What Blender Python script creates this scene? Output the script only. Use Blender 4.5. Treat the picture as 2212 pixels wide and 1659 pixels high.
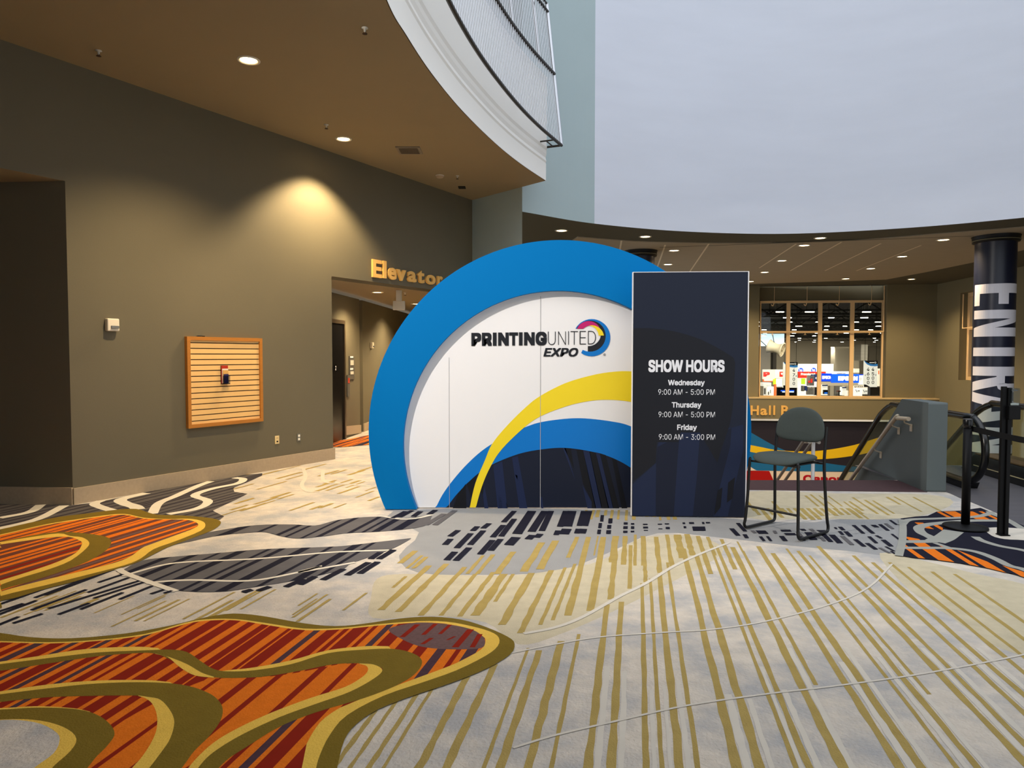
import bpy, bmesh, math, random
from mathutils import Vector, Matrix
random.seed(7)
for o in list(bpy.data.objects): bpy.data.objects.remove(o)
SC = bpy.context.scene
COL = SC.collection

# ------------------------------------------------------------------ camera, world, exposure
FPX = 1534.0; CAMH = 1.6; PITCH = math.atan(61.5/FPX)
cam = bpy.data.cameras.new('camera'); camo = bpy.data.objects.new('camera', cam); COL.objects.link(camo)
cam.sensor_fit = 'HORIZONTAL'; cam.sensor_width = 36.0; cam.lens = 36.0*FPX/2212.0
cam.clip_start = 0.05; cam.clip_end = 400
camo.location = (0, 0, CAMH); camo.rotation_euler = (math.pi/2-PITCH, 0, 0)
SC.camera = camo
SC.view_settings.view_transform = 'Standard'; SC.view_settings.look = 'None'
SC.view_settings.gamma = 1.0; SC.view_settings.use_curve_mapping = False
SC.view_settings.exposure = 0.9
SC.cycles.use_denoising = True
SC.cycles.max_bounces = 8; SC.cycles.diffuse_bounces = 4; SC.cycles.transparent_max_bounces = 12
SC.cycles.sample_clamp_indirect = 6.0
w = bpy.data.worlds.new('world'); SC.world = w; w.use_nodes = True
bg = w.node_tree.nodes['Background']
wn = w.node_tree; wtc = wn.nodes.new('ShaderNodeTexCoord'); wsx = wn.nodes.new('ShaderNodeSeparateXYZ'); wcr = wn.nodes.new('ShaderNodeValToRGB')
wn.links.new(wtc.outputs['Generated'], wsx.inputs[0]); wn.links.new(wsx.outputs['Z'], wcr.inputs[0]); wn.links.new(wcr.outputs[0], bg.inputs[0])
wcr.color_ramp.elements[0].position = 0.0; wcr.color_ramp.elements[0].color = (0.50, 0.54, 0.58, 1)
wcr.color_ramp.elements[1].position = 0.8; wcr.color_ramp.elements[1].color = (0.93, 0.98, 1.06, 1)
bg.inputs[1].default_value = 1.0

# ------------------------------------------------------------------ photograph geometry helpers
def ray(px, py):
    xc = (px-1106)/FPX; yc = -(py-829.5)/FPX
    return Vector((xc, math.cos(PITCH)+yc*math.sin(PITCH), -math.sin(PITCH)+yc*math.cos(PITCH)))
CAMP = Vector((0, 0, CAMH))
def F(px, py, z=0.0):                       # point on the horizontal plane z
    d = ray(px, py); return CAMP+d*((z-CAMH)/d.z)
def W(px, py, P, Q):                        # point on the vertical plane through P and Q
    d = ray(px, py); nx, ny = Q[1]-P[1], -(Q[0]-P[0])
    return CAMP+d*((nx*P[0]+ny*P[1])/(nx*d.x+ny*d.y))
def D(px, py, Y):                           # point at distance Y
    d = ray(px, py); return CAMP+d*(Y/d.y)
def cz(pts, ox, oy, s): return [(ox+x/s, oy+y/s) for x, y in pts]
def smooth(pts, n=6, closed=False):
    pts = [Vector(p) for p in pts]; out = []; N = len(pts)
    rng = range(N) if closed else range(N-1)
    for i in rng:
        if closed: p0, p1, p2, p3 = pts[i-1], pts[i], pts[(i+1) % N], pts[(i+2) % N]
        else:
            p1, p2 = pts[i], pts[i+1]; p0 = pts[i-1] if i else p1*2-p2; p3 = pts[i+2] if i+2 < N else p2*2-p1
        for k in range(n):
            t = k/n
            out.append(0.5*((2*p1)+(p2-p0)*t+(2*p0-5*p1+4*p2-p3)*t*t+(3*p1-p0-3*p2+p3)*t*t*t))
    if not closed: out.append(pts[-1])
    return out

# ------------------------------------------------------------------ materials
def lin(c):
    def f(v):
        v /= 255.0
        return v/12.92 if v <= 0.04045 else ((v+0.055)/1.055)**2.4
    return (f(c[0]), f(c[1]), f(c[2]), 1)
MATS = {}
def mat(name, c, rough=0.7, metal=0.0, emit=0.0, var=0.0, vscale=6.0, bump=0.0, bscale=200.0, spec=0.3, stretch=None):
    if name in MATS: return MATS[name]
    m = bpy.data.materials.new(name); m.use_nodes = True; nt = m.node_tree; b = nt.nodes['Principled BSDF']
    b.inputs['Base Color'].default_value = lin(c); b.inputs['Roughness'].default_value = rough
    b.inputs['Metallic'].default_value = metal; b.inputs['Specular IOR Level'].default_value = spec
    if emit:
        b.inputs['Emission Color'].default_value = lin(c); b.inputs['Emission Strength'].default_value = emit
    if var or bump:
        tc = nt.nodes.new('ShaderNodeTexCoord'); mp = nt.nodes.new('ShaderNodeMapping')
        nt.links.new(tc.outputs['Object'], mp.inputs['Vector'])
        if stretch: mp.inputs['Scale'].default_value = stretch
    if var:
        nz = nt.nodes.new('ShaderNodeTexNoise'); nz.inputs['Scale'].default_value = vscale; nz.inputs['Detail'].default_value = 5
        nt.links.new(mp.outputs[0], nz.inputs['Vector'])
        mx = nt.nodes.new('ShaderNodeMix'); mx.data_type = 'RGBA'
        l = lin(c)
        mx.inputs[6].default_value = tuple(min(1, v*(1-var)) for v in l[:3])+(1,)
        mx.inputs[7].default_value = tuple(min(1, v*(1+var)) for v in l[:3])+(1,)
        nt.links.new(nz.outputs[0], mx.inputs[0]); nt.links.new(mx.outputs[2], b.inputs['Base Color'])
    if bump:
        nb = nt.nodes.new('ShaderNodeTexNoise'); nb.inputs['Scale'].default_value = bscale; nb.inputs['Detail'].default_value = 3
        nt.links.new(mp.outputs[0], nb.inputs['Vector'])
        bp = nt.nodes.new('ShaderNodeBump'); bp.inputs['Strength'].default_value = bump; bp.inputs['Distance'].default_value = 0.01
        nt.links.new(nb.outputs[0], bp.inputs['Height']); nt.links.new(bp.outputs[0], b.inputs['Normal'])
    MATS[name] = m
    return m
def stripe_mat(name, vp, stops, us=9.0, vs=0.45, rough=0.95):
    m = bpy.data.materials.new(name); m.use_nodes = True; nt = m.node_tree; b = nt.nodes['Principled BSDF']
    b.inputs['Roughness'].default_value = rough; b.inputs['Specular IOR Level'].default_value = 0.1
    a = math.atan((vp-1106)/FPX)
    tc = nt.nodes.new('ShaderNodeTexCoord'); mp = nt.nodes.new('ShaderNodeMapping'); mp.vector_type = 'POINT'
    mp.inputs['Rotation'].default_value = (0, 0, a)
    nt.links.new(tc.outputs['Object'], mp.inputs['Vector'])
    mp2 = nt.nodes.new('ShaderNodeMapping'); mp2.inputs['Scale'].default_value = (us, vs, 0)
    nt.links.new(mp.outputs[0], mp2.inputs['Vector'])
    nz = nt.nodes.new('ShaderNodeTexNoise'); nz.noise_dimensions = '2D'; nz.inputs['Scale'].default_value = 1.0; nz.inputs['Detail'].default_value = 1.5
    nt.links.new(mp2.outputs[0], nz.inputs['Vector'])
    cr = nt.nodes.new('ShaderNodeValToRGB'); cr.color_ramp.interpolation = 'CONSTANT'
    e = cr.color_ramp.elements
    while len(e) > 1: e.remove(e[-1])
    e[0].position = 0; e[0].color = lin(stops[0][1])
    for p, c in stops[1:]:
        x = e.new(p); x.color = lin(c)
    nt.links.new(nz.outputs[0], cr.inputs[0])
    nf = nt.nodes.new('ShaderNodeTexNoise'); nf.inputs['Scale'].default_value = 90; nf.inputs['Detail'].default_value = 4
    nt.links.new(tc.outputs['Object'], nf.inputs['Vector'])
    mr = nt.nodes.new('ShaderNodeMapRange'); mr.inputs[1].default_value = 0.3; mr.inputs[2].default_value = 0.7
    mr.inputs[3].default_value = 0.8; mr.inputs[4].default_value = 1.2
    nt.links.new(nf.outputs[0], mr.inputs[0])
    mu = nt.nodes.new('ShaderNodeVectorMath'); mu.operation = 'SCALE'
    nt.links.new(cr.outputs[0], mu.inputs[0]); nt.links.new(mr.outputs[0], mu.inputs['Scale'])
    nt.links.new(mu.outputs[0], b.inputs['Base Color'])
    return m
def glass_mat(name, tint=(225, 235, 230), refl=0.12):
    m = bpy.data.materials.new(name); m.use_nodes = True; nt = m.node_tree
    out = nt.nodes['Material Output']; nt.nodes.remove(nt.nodes['Principled BSDF'])
    t = nt.nodes.new('ShaderNodeBsdfTransparent'); t.inputs[0].default_value = lin(tint)
    g = nt.nodes.new('ShaderNodeBsdfGlossy'); g.inputs['Roughness'].default_value = 0.02
    mx = nt.nodes.new('ShaderNodeMixShader'); fr = nt.nodes.new('ShaderNodeLayerWeight'); fr.inputs[0].default_value = 0.5
    p5 = nt.nodes.new('ShaderNodeMath'); p5.operation = 'POWER'; p5.inputs[1].default_value = 4.0; nt.links.new(fr.outputs['Facing'], p5.inputs[0])
    ma = nt.nodes.new('ShaderNodeMath'); ma.operation = 'MULTIPLY_ADD'; ma.inputs[1].default_value = 0.5; ma.inputs[2].default_value = 0.035; nt.links.new(p5.outputs[0], ma.inputs[0])
    nt.links.new(ma.outputs[0], mx.inputs[0])
    nt.links.new(t.outputs[0], mx.inputs[1]); nt.links.new(g.outputs[0], mx.inputs[2]); nt.links.new(mx.outputs[0], out.inputs[0])
    return m

# ------------------------------------------------------------------ mesh builder
class MB:
    def __init__(s): s.v = []; s.f = []; s.m = []; s.sm = []
    def add(s, vs, fs, m=0, sm=False):
        o = len(s.v); s.v += [tuple(v) for v in vs]
        for f in fs: s.f.append([i+o for i in f]); s.m.append(m); s.sm.append(sm)
        return s
    def poly(s, pts, m=0): return s.add(pts, [list(range(len(pts)))], m)
    def box(s, c, d, m=0, R=None):
        x, y, z = [k/2 for k in d]
        vs = [Vector(p) for p in ((-x,-y,-z),(x,-y,-z),(x,y,-z),(-x,y,-z),(-x,-y,z),(x,-y,z),(x,y,z),(-x,y,z))]
        if R is not None: vs = [R @ v for v in vs]
        vs = [v+Vector(c) for v in vs]
        return s.add(vs, [(3,2,1,0),(4,5,6,7),(0,1,5,4),(1,2,6,5),(2,3,7,6),(3,0,4,7)], m)
    def prism(s, pts, vec, m=0, ms=None, sm=False):         # extrude polygon pts by vec
        n = len(pts); vec = Vector(vec); a = [Vector(p) for p in pts]; b = [p+vec for p in a]
        s.add(a, [list(range(n))[::-1]], m); s.add(b, [list(range(n))], m)
        vs = a+b
        return s.add(vs, [(i, (i+1) % n, n+(i+1) % n, n+i) for i in range(n)], m if ms is None else ms, sm)
    def wall(s, P, Q, z0, z1, m=0):
        return s.add([(P[0],P[1],z0),(Q[0],Q[1],z0),(Q[0],Q[1],z1),(P[0],P[1],z1)], [(0,1,2,3)], m)
    def tube(s, path, r, n=10, m=0, cap=True, closed=False):
        P = [Vector(p) for p in path]; k = len(P); rings = []
        up = Vector((0,0,1)); prev = None
        for i in range(k):
            if closed: t = P[(i+1) % k]-P[i-1]
            else: t = P[min(i+1,k-1)]-P[max(i-1,0)]
            t.normalize()
            if prev is None:
                a = t.cross(up)
                if a.length < 1e-4: a = t.cross(Vector((1,0,0)))
            else: a = prev-t*prev.dot(t)
            a.normalize(); b = t.cross(a); prev = a
            rr = r[i] if isinstance(r, (list, tuple)) else r
            rings.append([P[i]+(a*math.cos(2*math.pi*j/n)+b*math.sin(2*math.pi*j/n))*rr for j in range(n)])
        vs = [v for R in rings for v in R]; fs = []
        for i in range(k if closed else k-1):
            i2 = (i+1) % k
            for j in range(n): fs.append((i*n+j, i*n+(j+1) % n, i2*n+(j+1) % n, i2*n+j))
        s.add(vs, fs, m, True)
        if cap and not closed:
            s.add(rings[0], [list(range(n))[::-1]], m); s.add(rings[-1], [list(range(n))], m)
        return s
    def lathe(s, prof, c=(0,0,0), n=24, m=0, R=None, sm=True):
        vs = []; fs = []
        for r, z in prof:
            for j in range(n):
                v = Vector((r*math.cos(2*math.pi*j/n), r*math.sin(2*math.pi*j/n), z))
                if R is not None: v = R @ v
                vs.append(v+Vector(c))
        for i in range(len(prof)-1):
            for j in range(n): fs.append((i*n+j, i*n+(j+1) % n, (i+1)*n+(j+1) % n, (i+1)*n+j))
        return s.add(vs, fs, m, sm)
ORG = {}
def obj(name, mb, mats, parent=None, loc=None, label=None, bevel=0, seg=2, auto=True):
    if parent is not None: org = ORG[parent.name]
    else: org = Vector(loc) if loc is not None else Vector((0,0,0))
    me = bpy.data.meshes.new(name)
    me.from_pydata([Vector(v)-org for v in mb.v], [], mb.f)
    if not isinstance(mats, (list, tuple)): mats = [mats]
    for m in mats: me.materials.append(m)
    for p, mi, sm in zip(me.polygons, mb.m, mb.sm): p.material_index = mi; p.use_smooth = sm
    me.update()
    o = bpy.data.objects.new(name, me); COL.objects.link(o)
    if parent is not None: o.parent = parent
    else: o.location = org
    ORG[o.name] = org
    if label: o['label'] = label
    if bevel:
        bv = o.modifiers.new('bevel', 'BEVEL'); bv.width = bevel; bv.segments = seg; bv.limit_method = 'ANGLE'
    return o
def tag(o, label, cat, group=None, kind=None):
    o['label'] = label; o['category'] = cat
    if group: o['group'] = group
    if kind: o['kind'] = kind
    return o
def thing(name, label, cat, loc=(0,0,0), group=None, rotz=0):
    o = bpy.data.objects.new(name, None); COL.objects.link(o); o.empty_display_size = 0.1
    o.location = loc; o.rotation_euler = (0,0,rotz); ORG[o.name] = Vector(loc)
    return tag(o, label, cat, group)
def struct(name, mb, mats, label=None):
    o = obj(name, mb, mats); o['kind'] = 'structure'
    if label: o['label'] = label; o['category'] = 'building'
    return o
def spot(name, loc, aim, power, angle, color=(1,0.78,0.5), radius=0.05, blend=0.6, parent=None):
    l = bpy.data.lights.new(name, 'SPOT'); l.energy = power; l.spot_size = math.radians(angle); l.spot_blend = blend
    l.color = color; l.shadow_soft_size = radius
    o = bpy.data.objects.new(name, l); COL.objects.link(o)
    org = ORG[parent.name] if parent is not None else Vector((0,0,0))
    o.location = Vector(loc)-org
    if parent is not None: o.parent = parent
    o.rotation_euler = Vector(aim).to_track_quat('-Z', 'Y').to_euler()
    return o

# ------------------------------------------------------------------ text
import os
try:                                        # a sans face that ships with Blender; its built-in face otherwise
    FONT = bpy.data.fonts.load(os.path.join(bpy.utils.system_resource('DATAFILES'), 'fonts', 'Inter.woff2'))
except Exception:
    FONT = None
def glyphs(body, bold=0.0, shear=0.0, spacing=1.0, extr=0.0, builtin=False):
    cu = bpy.data.curves.new('lettering', 'FONT'); cu.body = body; cu.size = 1.0; cu.offset = bold if builtin else min(0.0, bold); cu.shear = shear
    cu.space_character = spacing; cu.extrude = extr; cu.resolution_u = 4; cu.fill_mode = 'BOTH'
    if FONT and bold >= 0 and not builtin: cu.font = FONT
    o = bpy.data.objects.new('lettering', cu); COL.objects.link(o)
    bpy.context.view_layer.update()
    dg = bpy.context.evaluated_depsgraph_get(); me = bpy.data.meshes.new_from_object(o.evaluated_get(dg))
    vs = [v.co.copy() for v in me.vertices]; fs = [list(p.vertices) for p in me.polygons]
    bpy.data.objects.remove(o); bpy.data.curves.remove(cu); bpy.data.meshes.remove(me)
    return vs, fs
def text_on(mb, body, O, U, V, width=None, height=None, bold=0.0, shear=0.0, spacing=1.0, depth=0.0, lift=0.0, m=0, align='L', capref=None, builtin=False):
    """lettering with its lower left (or centre) at O, along unit U, upright V; depth extrudes along U x V"""
    O, U, V = Vector(O), Vector(U).normalized(), Vector(V).normalized(); N = U.cross(V)
    vs, fs = glyphs(body, bold, shear, spacing, 0.5 if depth else 0.0, builtin)
    x0 = min(v.x for v in vs); x1 = max(v.x for v in vs)
    if capref:
        cv, _ = glyphs(capref, bold); y0 = min(v.y for v in cv); y1 = max(v.y for v in cv)
    else: y0 = min(v.y for v in vs); y1 = max(v.y for v in vs)
    sy = height/(y1-y0) if height else None; sx = width/(x1-x0) if width else sy
    if sy is None: sy = sx
    off = (x0+x1)/2 if align == 'C' else x0
    b = 0.0 if builtin else max(0.0, bold); kx, ky = (x1-x0)/(x1-x0+2*b), (y1-y0)/(y1-y0+2*b)   # keep the asked size
    steps = [(0,0)]+([(b,b),(b,0),(b,-b),(0,-b),(-b,-b),(-b,0),(-b,b),(0,b)] if b else [])
    for k, (bx, by) in enumerate(steps):
        out = []
        for v in vs:
            dz = (v.z+0.5)*depth if depth else 0.0
            X = ((v.x+bx-(x0+x1)/2)*kx+(0 if align == 'C' else (x1-x0)/2))*sx
            Y = ((v.y+by-(y0+y1)/2)*ky+(y1-y0)/2)*sy
            out.append(O+U*X+V*Y+N*(lift+dz+0.00003*k))
        mb.add(out, fs, m)
    return mb




# ------------------------------------------------------------------ building shell
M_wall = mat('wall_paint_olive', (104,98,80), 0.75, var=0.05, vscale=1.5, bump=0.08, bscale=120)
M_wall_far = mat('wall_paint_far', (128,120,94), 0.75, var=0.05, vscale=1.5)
M_teal = mat('wall_paint_teal', (164,180,182), 0.8, var=0.04, vscale=1.2, bump=0.05, bscale=90)
M_white = mat('plaster_pale_blue', (208,212,222), 0.85, var=0.06, vscale=1.1, stretch=(0.5,0.5,2.5), bump=0.06, bscale=60)
M_slab = mat('slab_underside', (146,129,100), 0.85, var=0.03, vscale=2)
M_fascia = mat('fascia_white', (244,241,234), 0.6)
M_soffit = mat('soffit_dark', (86,84,72), 0.8)
M_tile = mat('ceiling_tile', (172,160,140), 0.9, var=0.12, vscale=4, stretch=(0.6,6,1))
M_seam = mat('ceiling_seam', (232,220,196), 0.8)
M_base = mat('baseboard_stone', (176,158,132), 0.6, var=0.12, vscale=30)
M_dark = mat('void_dark', (60,58,54), 0.9)
M_sill = mat('nosing_tile_plum', (76,58,60), 0.75, var=0.15, vscale=20, spec=0.08)
M_landing = mat('landing_tile', (82,80,84), 0.55, var=0.25, vscale=3, stretch=(0.6,5,1))

HC, HS, TOP, LOW = 4.69, 4.24, 13.0, -4.6
A = F(158,1090); B = F(720,992); dl = (B-A).normalized()
C = W(1020,432,A,B); E_ = F(1178,390.5,HC); K = W(1128,457,C,E_)
A0 = A-dl*((A.y+4)/dl.y)
def LW(px, py, off=0.0):                    # point on the left wall, off metres in front of it
    nrm = Vector((dl.y,-dl.x,0)); P = A+nrm*off; Q = B+nrm*off
    return W(px, py, P, Q)
NL = Vector((dl.y,-dl.x,0))

mb = MB(); T = 0.3
P720 = Vector((B.x,B.y,0)); PO2 = C-dl*1.3
mb.wall(A, P720, 0, TOP); mb.wall(P720, PO2, 2.81, TOP); mb.wall(PO2, C, 0, TOP); mb.wall(A0, A, 3.44, TOP)
nb = -NL*T
mb.add([P720, P720+nb, P720+nb+Vector((0,0,2.81)), P720+Vector((0,0,2.81))], [(0,1,2,3)])
mb.add([P720+Vector((0,0,2.81)), P720+nb+Vector((0,0,2.81)), PO2+nb+Vector((0,0,2.81)), PO2+Vector((0,0,2.81))], [(0,1,2,3)])
mb.add([PO2, PO2+nb, PO2+nb+Vector((0,0,2.81)), PO2+Vector((0,0,2.81))], [(0,1,2,3)])
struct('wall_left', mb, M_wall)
G0 = F(0,1087.5); dg_ = (G0-A).normalized(); G1 = A+dg_*11
mb = MB(); mb.wall(A, G1, 0, 3.44); struct('wall_corridor', mb, M_wall)
mb = MB(); mb.poly([(A.x,A.y,3.44),(G1.x,G1.y,3.44),(G1.x,-4,3.44),(A0.x,A0.y,3.44)]); struct('ceiling_corridor', mb, M_slab)

mb = MB(); mb.wall((-16,-4),(0.6,-4),0,HC); struct('wall_rear_light_blocker', mb, M_wall)  # unseen wall added behind the camera to cut light on the left wall
mb = MB(); mb.prism([(-0.2,-4.2,HC),(13.5,-4.2,HC),(13.5,1.6,HC),(-0.9,1.6,HC)], (0,0,0.4)); struct('ceiling_added_for_shade', mb, M_slab)  # unseen roof added overhead to shade the foreground carpet
mb = MB(); mb.wall((-15.8,-4),(-15.8,10),0,3.44); struct('wall_corridor_light_blocker', mb, M_wall)  # unseen wall added to keep sky light out of the corridor
# balcony slab and its curved edge
bal = [(833,0),(875.5,76),(931,159.5),(997.5,240),(1069.6,310.6),(1125,355),(1178,390.5)]
balp = [F(x,y,HC) for x,y in bal]
balp = [Vector((0.60,-4,HC)), Vector((-0.60,0,HC)), Vector((-1.02,2.6,HC)), Vector((-1.115,4.6,HC))]+balp
balc = smooth(balp, 8)
mb = MB(); mb.prism([(p.x,p.y,HC) for p in balc]+[(C.x,C.y,HC),(A0.x,A0.y,HC)], (0,0,0.55), 0); struct('ceiling_balcony_slab', mb, M_slab)
def offs(c, o):
    out = []
    for i, p in enumerate(c):
        t = (c[min(i+1,len(c)-1)]-c[max(i-1,0)]); t.z = 0; t.normalize()
        out.append(Vector((p.x+t.y*o, p.y-t.x*o, p.z)))
    return out
prof = [(0.012,HC-0.0),(0.014,HC+0.30),(0.004,HC+0.31),(0.02,HC+0.34),(0.006,HC+0.40),(0.02,HC+0.46),(0.022,HC+0.52),(0.035,HC+0.57),(0.035,HC+0.60),(0.022,HC+0.61),(0.03,HC+1.80),(-0.12,HC+1.80),(-0.12,HC+0.56),(-0.12,HC+0.0)]
mb = MB(); rows = [[Vector((q.x,q.y,z)) for q in offs(balc,o)] for o,z in prof]; n = len(balc)
mb.add([v for r in rows for v in r], [(i*n+j, i*n+j+1, (i+1)*n+j+1, (i+1)*n+j) for i in range(len(rows)-1) for j in range(n-1)], 0, False)
mb.add([r[-1] for r in rows], [list(range(len(rows)))], 0)
struct('trim_balcony_fascia', mb, M_fascia)
# teal wall, curved upper walls, soffit and tiled ceiling
sof = [(1128,457),(1284,483),(1480,500),(1700,505),(1950,493),(2212,470)]
sp = [F(x,y,HS) for x,y in sof]; sp[0] = Vector((K.x,K.y,HS))
sp += [Vector((10.9,12.55,HS)), Vector((12.0,10.2,HS)), Vector((12.6,7.2,HS)), Vector((12.7,4.5,HS))]
sc = smooth(sp, 8)
mb = MB(); mb.wall(C, K, LOW, TOP)
tk = sc[:9]
for p, q in zip(tk[:-1], tk[1:]): mb.wall(p, q, HS, TOP)
mb.wall(K, (K.x-0.15,K.y+0.35), LOW, HS)
struct('wall_teal', mb, M_teal)
mb = MB(); tk = sc[8:]; n = len(tk)
mb.add([(p.x,p.y,HS) for p in tk]+[(p.x,p.y,TOP) for p in tk], [(i,i+1,n+i+1,n+i) for i in range(n-1)], 0, True)
struct('wall_white_drum', mb, M_white)
BW0 = Vector((8.8,27.1,0)); BW1 = Vector((15.74,26.4,0)); db = (BW1-BW0).normalized(); NB = Vector((db.y,-db.x,0))
def BP(px, py, off=0.0): return W(px, py, BW0+NB*off, BW1+NB*off)
BWL = BW0-db*10
RW1 = Vector((15.15,21.14,0)); dr = (RW1-BW1).normalized(); RWE = BW1+dr*22; NR = Vector((dr.y,-dr.x,0))
mb = MB(); mb.poly([(p.x,p.y,HS) for p in sc]+[(RWE.x,4.5,HS),(RWE.x,RWE.y,HS),(BW1.x,BW1.y,HS),(BWL.x,BWL.y+1,HS),(-1,20,HS),(-0.1,13.6,HS)])
struct('ceiling_soffit', mb, M_soffit)
tb = [(1237,519.5),(1248,512.2),(1371,521.7),(1488,525),(1588,525.8),(1718,524.6),(1869,518),(2019,506),(2120,498.5),(2212,491)]
tb = [F(x,y,HS-0.02) for x,y in tb]
te = [F(x,y,HS-0.02) for x,y in [(2300,520),(2212,540),(2112,565),(2000,588),(1914,604),(1607,614),(1400,620)]]
mb = MB(); ring = tb[:1]+smooth(tb[1:],5)+[Vector((11.3,13.4,HS-0.02))]+te+[F(1180,560,HS-0.02)]
mb.prism(ring, (0,0,0.019), 0)
for (x0,y0,x1,y1) in [(1342.5,519.8,1338,545),(1437,529,1420,577),(1531,527,1490,587),(1720,527,1640,579),(1818,523,1707,585),(1903,526,1782,585),(1990,530,1850,585)]:
    a, b = F(x0,y0,HS-0.0215), F(x1,y1,HS-0.0215); t = (b-a).normalized(); s_ = Vector((t.y,-t.x,0))*0.02
    mb.add([a-s_,b-s_,b+s_,a+s_], [(0,1,2,3)], 1)
a, b = F(1425,534.5,HS-0.0215), F(2104,510,HS-0.0215); t = (b-a).normalized(); s_ = Vector((t.y,-t.x,0))*0.03
mb.add([a-s_,b-s_,b+s_,a+s_], [(0,1,2,3)], 2)
struct('ceiling_tiles', mb, [M_tile, M_seam, M_soffit])

# far wall with the window recess, beam and doorway
xw0, xw1 = BP(1640,700), BP(1915,700)
RD = 0.4
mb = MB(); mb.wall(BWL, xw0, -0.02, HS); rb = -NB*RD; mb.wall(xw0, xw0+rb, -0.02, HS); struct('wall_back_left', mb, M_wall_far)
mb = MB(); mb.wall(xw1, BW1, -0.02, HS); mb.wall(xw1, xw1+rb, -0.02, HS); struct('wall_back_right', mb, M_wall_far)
zt = BP(1777,649,-RD).z+0.02
mb = MB(); mb.wall(xw0+rb, xw1+rb, zt, HS); struct('wall_window_head', mb, M_wall_far)
mb = MB(); mb.add([(xw0.x,xw0.y,-0.02),(xw1.x,xw1.y,-0.02),(xw1.x+rb.x,xw1.y+rb.y,-0.02),(xw0.x+rb.x,xw0.y+rb.y,-0.02)], [(0,1,2,3)])
xd0, xd1 = BP(1560,900), BP(1968,900)
mb.wall(BWL, xd0, LOW, -0.02); mb.wall(xd1, BW1, LOW, -0.02)
struct('wall_back', mb, M_wall_far)
zb0, zb1 = BP(1780,906,0.35).z, BP(1780,862,0.35).z
mb = MB(); f_ = NB*0.35
mb.prism([BWL+f_, BW1+f_, BW1-NB*0.02, BWL-NB*0.02], (0,0,1)); mb.v = [(x,y,(zb0 if z < 0.5 else zb1)) for x,y,z in mb.v]
struct('trim_1', mb, M_wall_far)
mb = MB(); mb.prism([BWL+NB*0.37, BW1+NB*0.37, BW1, BWL], (0,0,0.045)); mb.v = [(x,y,z+zb1) for x,y,z in mb.v]
struct('trim_2', mb, mat('ledge_tan', (208,184,140), 0.6))
# right wall with second window recess
def RP(px, py, off=0.0): return W(px, py, BW1+NR*off, RW1+NR*off)
rw0, rw1 = RP(2073,700), RP(2178,700); z0r, z1r = RP(2092,822).z, RP(2092,630).z
mb = MB(); mb.wall(BW1, rw0, LOW, HS); mb.wall(rw1, RWE, LOW, HS); mb.wall(rw0, rw1, LOW, z0r); mb.wall(rw0, rw1, z1r, HS)
rr = -NR*0.35
for q in (rw0, rw1): mb.wall(q, q+rr, z0r, z1r)
for z in (z0r, z1r): mb.add([(rw0.x,rw0.y,z),(rw1.x,rw1.y,z),(rw1.x+rr.x,rw1.y+rr.y,z),(rw0.x+rr.x,rw0.y+rr.y,z)], [(0,1,2,3)])
struct('wall_right', mb, M_wall_far)
mb = MB(); mb.wall((16.7,14), (16.7,28), LOW, HS+1); struct('wall_side_room', mb, M_dark)
# lower level
mb = MB(); mb.poly([(-1,8.9,LOW),(17,8.9,LOW),(17,28,LOW),(-1,28,LOW)]); struct('floor_lower', mb, mat('lower_floor', (120,112,100), 0.5))
mb = MB(); mb.wall((-0.9,9.0),(17,9.0),LOW,-0.25); mb.wall((1.2,9.0),(1.2,13.0),LOW,-0.02); struct('wall_stairwell', mb, M_dark)

# elevator lobby behind the left wall
HL = 2.75
w1a, w1b = Vector((-3.43,11.4,0)), Vector((-3.13,14.6,0)); d1 = (w1b-w1a).normalized()
w2a, w2b = Vector((-3.12,14.85,0)), Vector((-2.80,20.6,0))
def V1(px, py, off=0.0): n = Vector((d1.y,-d1.x,0))*off; return W(px, py, w1a+n, w1b+n)
mb = MB(); mb.wall(w1a, w1b, 0, HL); mb.wall(w1b, w2a-Vector((0.12,0,0)), 0, HL); mb.wall(w2a-Vector((0.12,0,0)), w2a, 0, HL); mb.wall(w2a, w2b, 0, HL); mb.wall(w2b, (0.0,20.8), 0, HL); mb.wall((0,20.8),(C.x+0.05,C.y+0.15),0,HL)
struct('wall_elevator_lobby', mb, M_wall)
lcp = [P720+nb*1.02, PO2+nb*1.02, Vector((C.x-0.05,C.y+0.25,0)), Vector((0.05,20.9,0)), Vector((-3.9,20.9,0)), Vector((-3.9,11.0,0)), P720+nb*1.02+Vector((-0.3,-0.3,0))]
mb = MB(); mb.prism([(p.x,p.y,HL+0.055) for p in lcp], (0,0,0.25)); struct('ceiling_elevator_lobby', mb, M_slab)

# baseboards
def base(name, P, Q, nrm, h=0.185, t=0.022):
    mb = MB(); P, Q, n = Vector(P), Vector(Q), Vector(nrm).normalized()*t
    mb.prism([P,Q,Q+n,P+n], (0,0,h)); struct(name, mb, M_base)
base('baseboard_left', A-dl*0.0, P720+dl*0.02, NL, 0.175)
base('baseboard_corridor', G1, A, (0,-1,0), 0.185)
base('baseboard_lobby', V1(744,940), w1b, Vector((d1.y,-d1.x,0)), 0.17)
base('baseboard_lobby_far', w2a, w2b, (1,0,0), 0.17)

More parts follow.
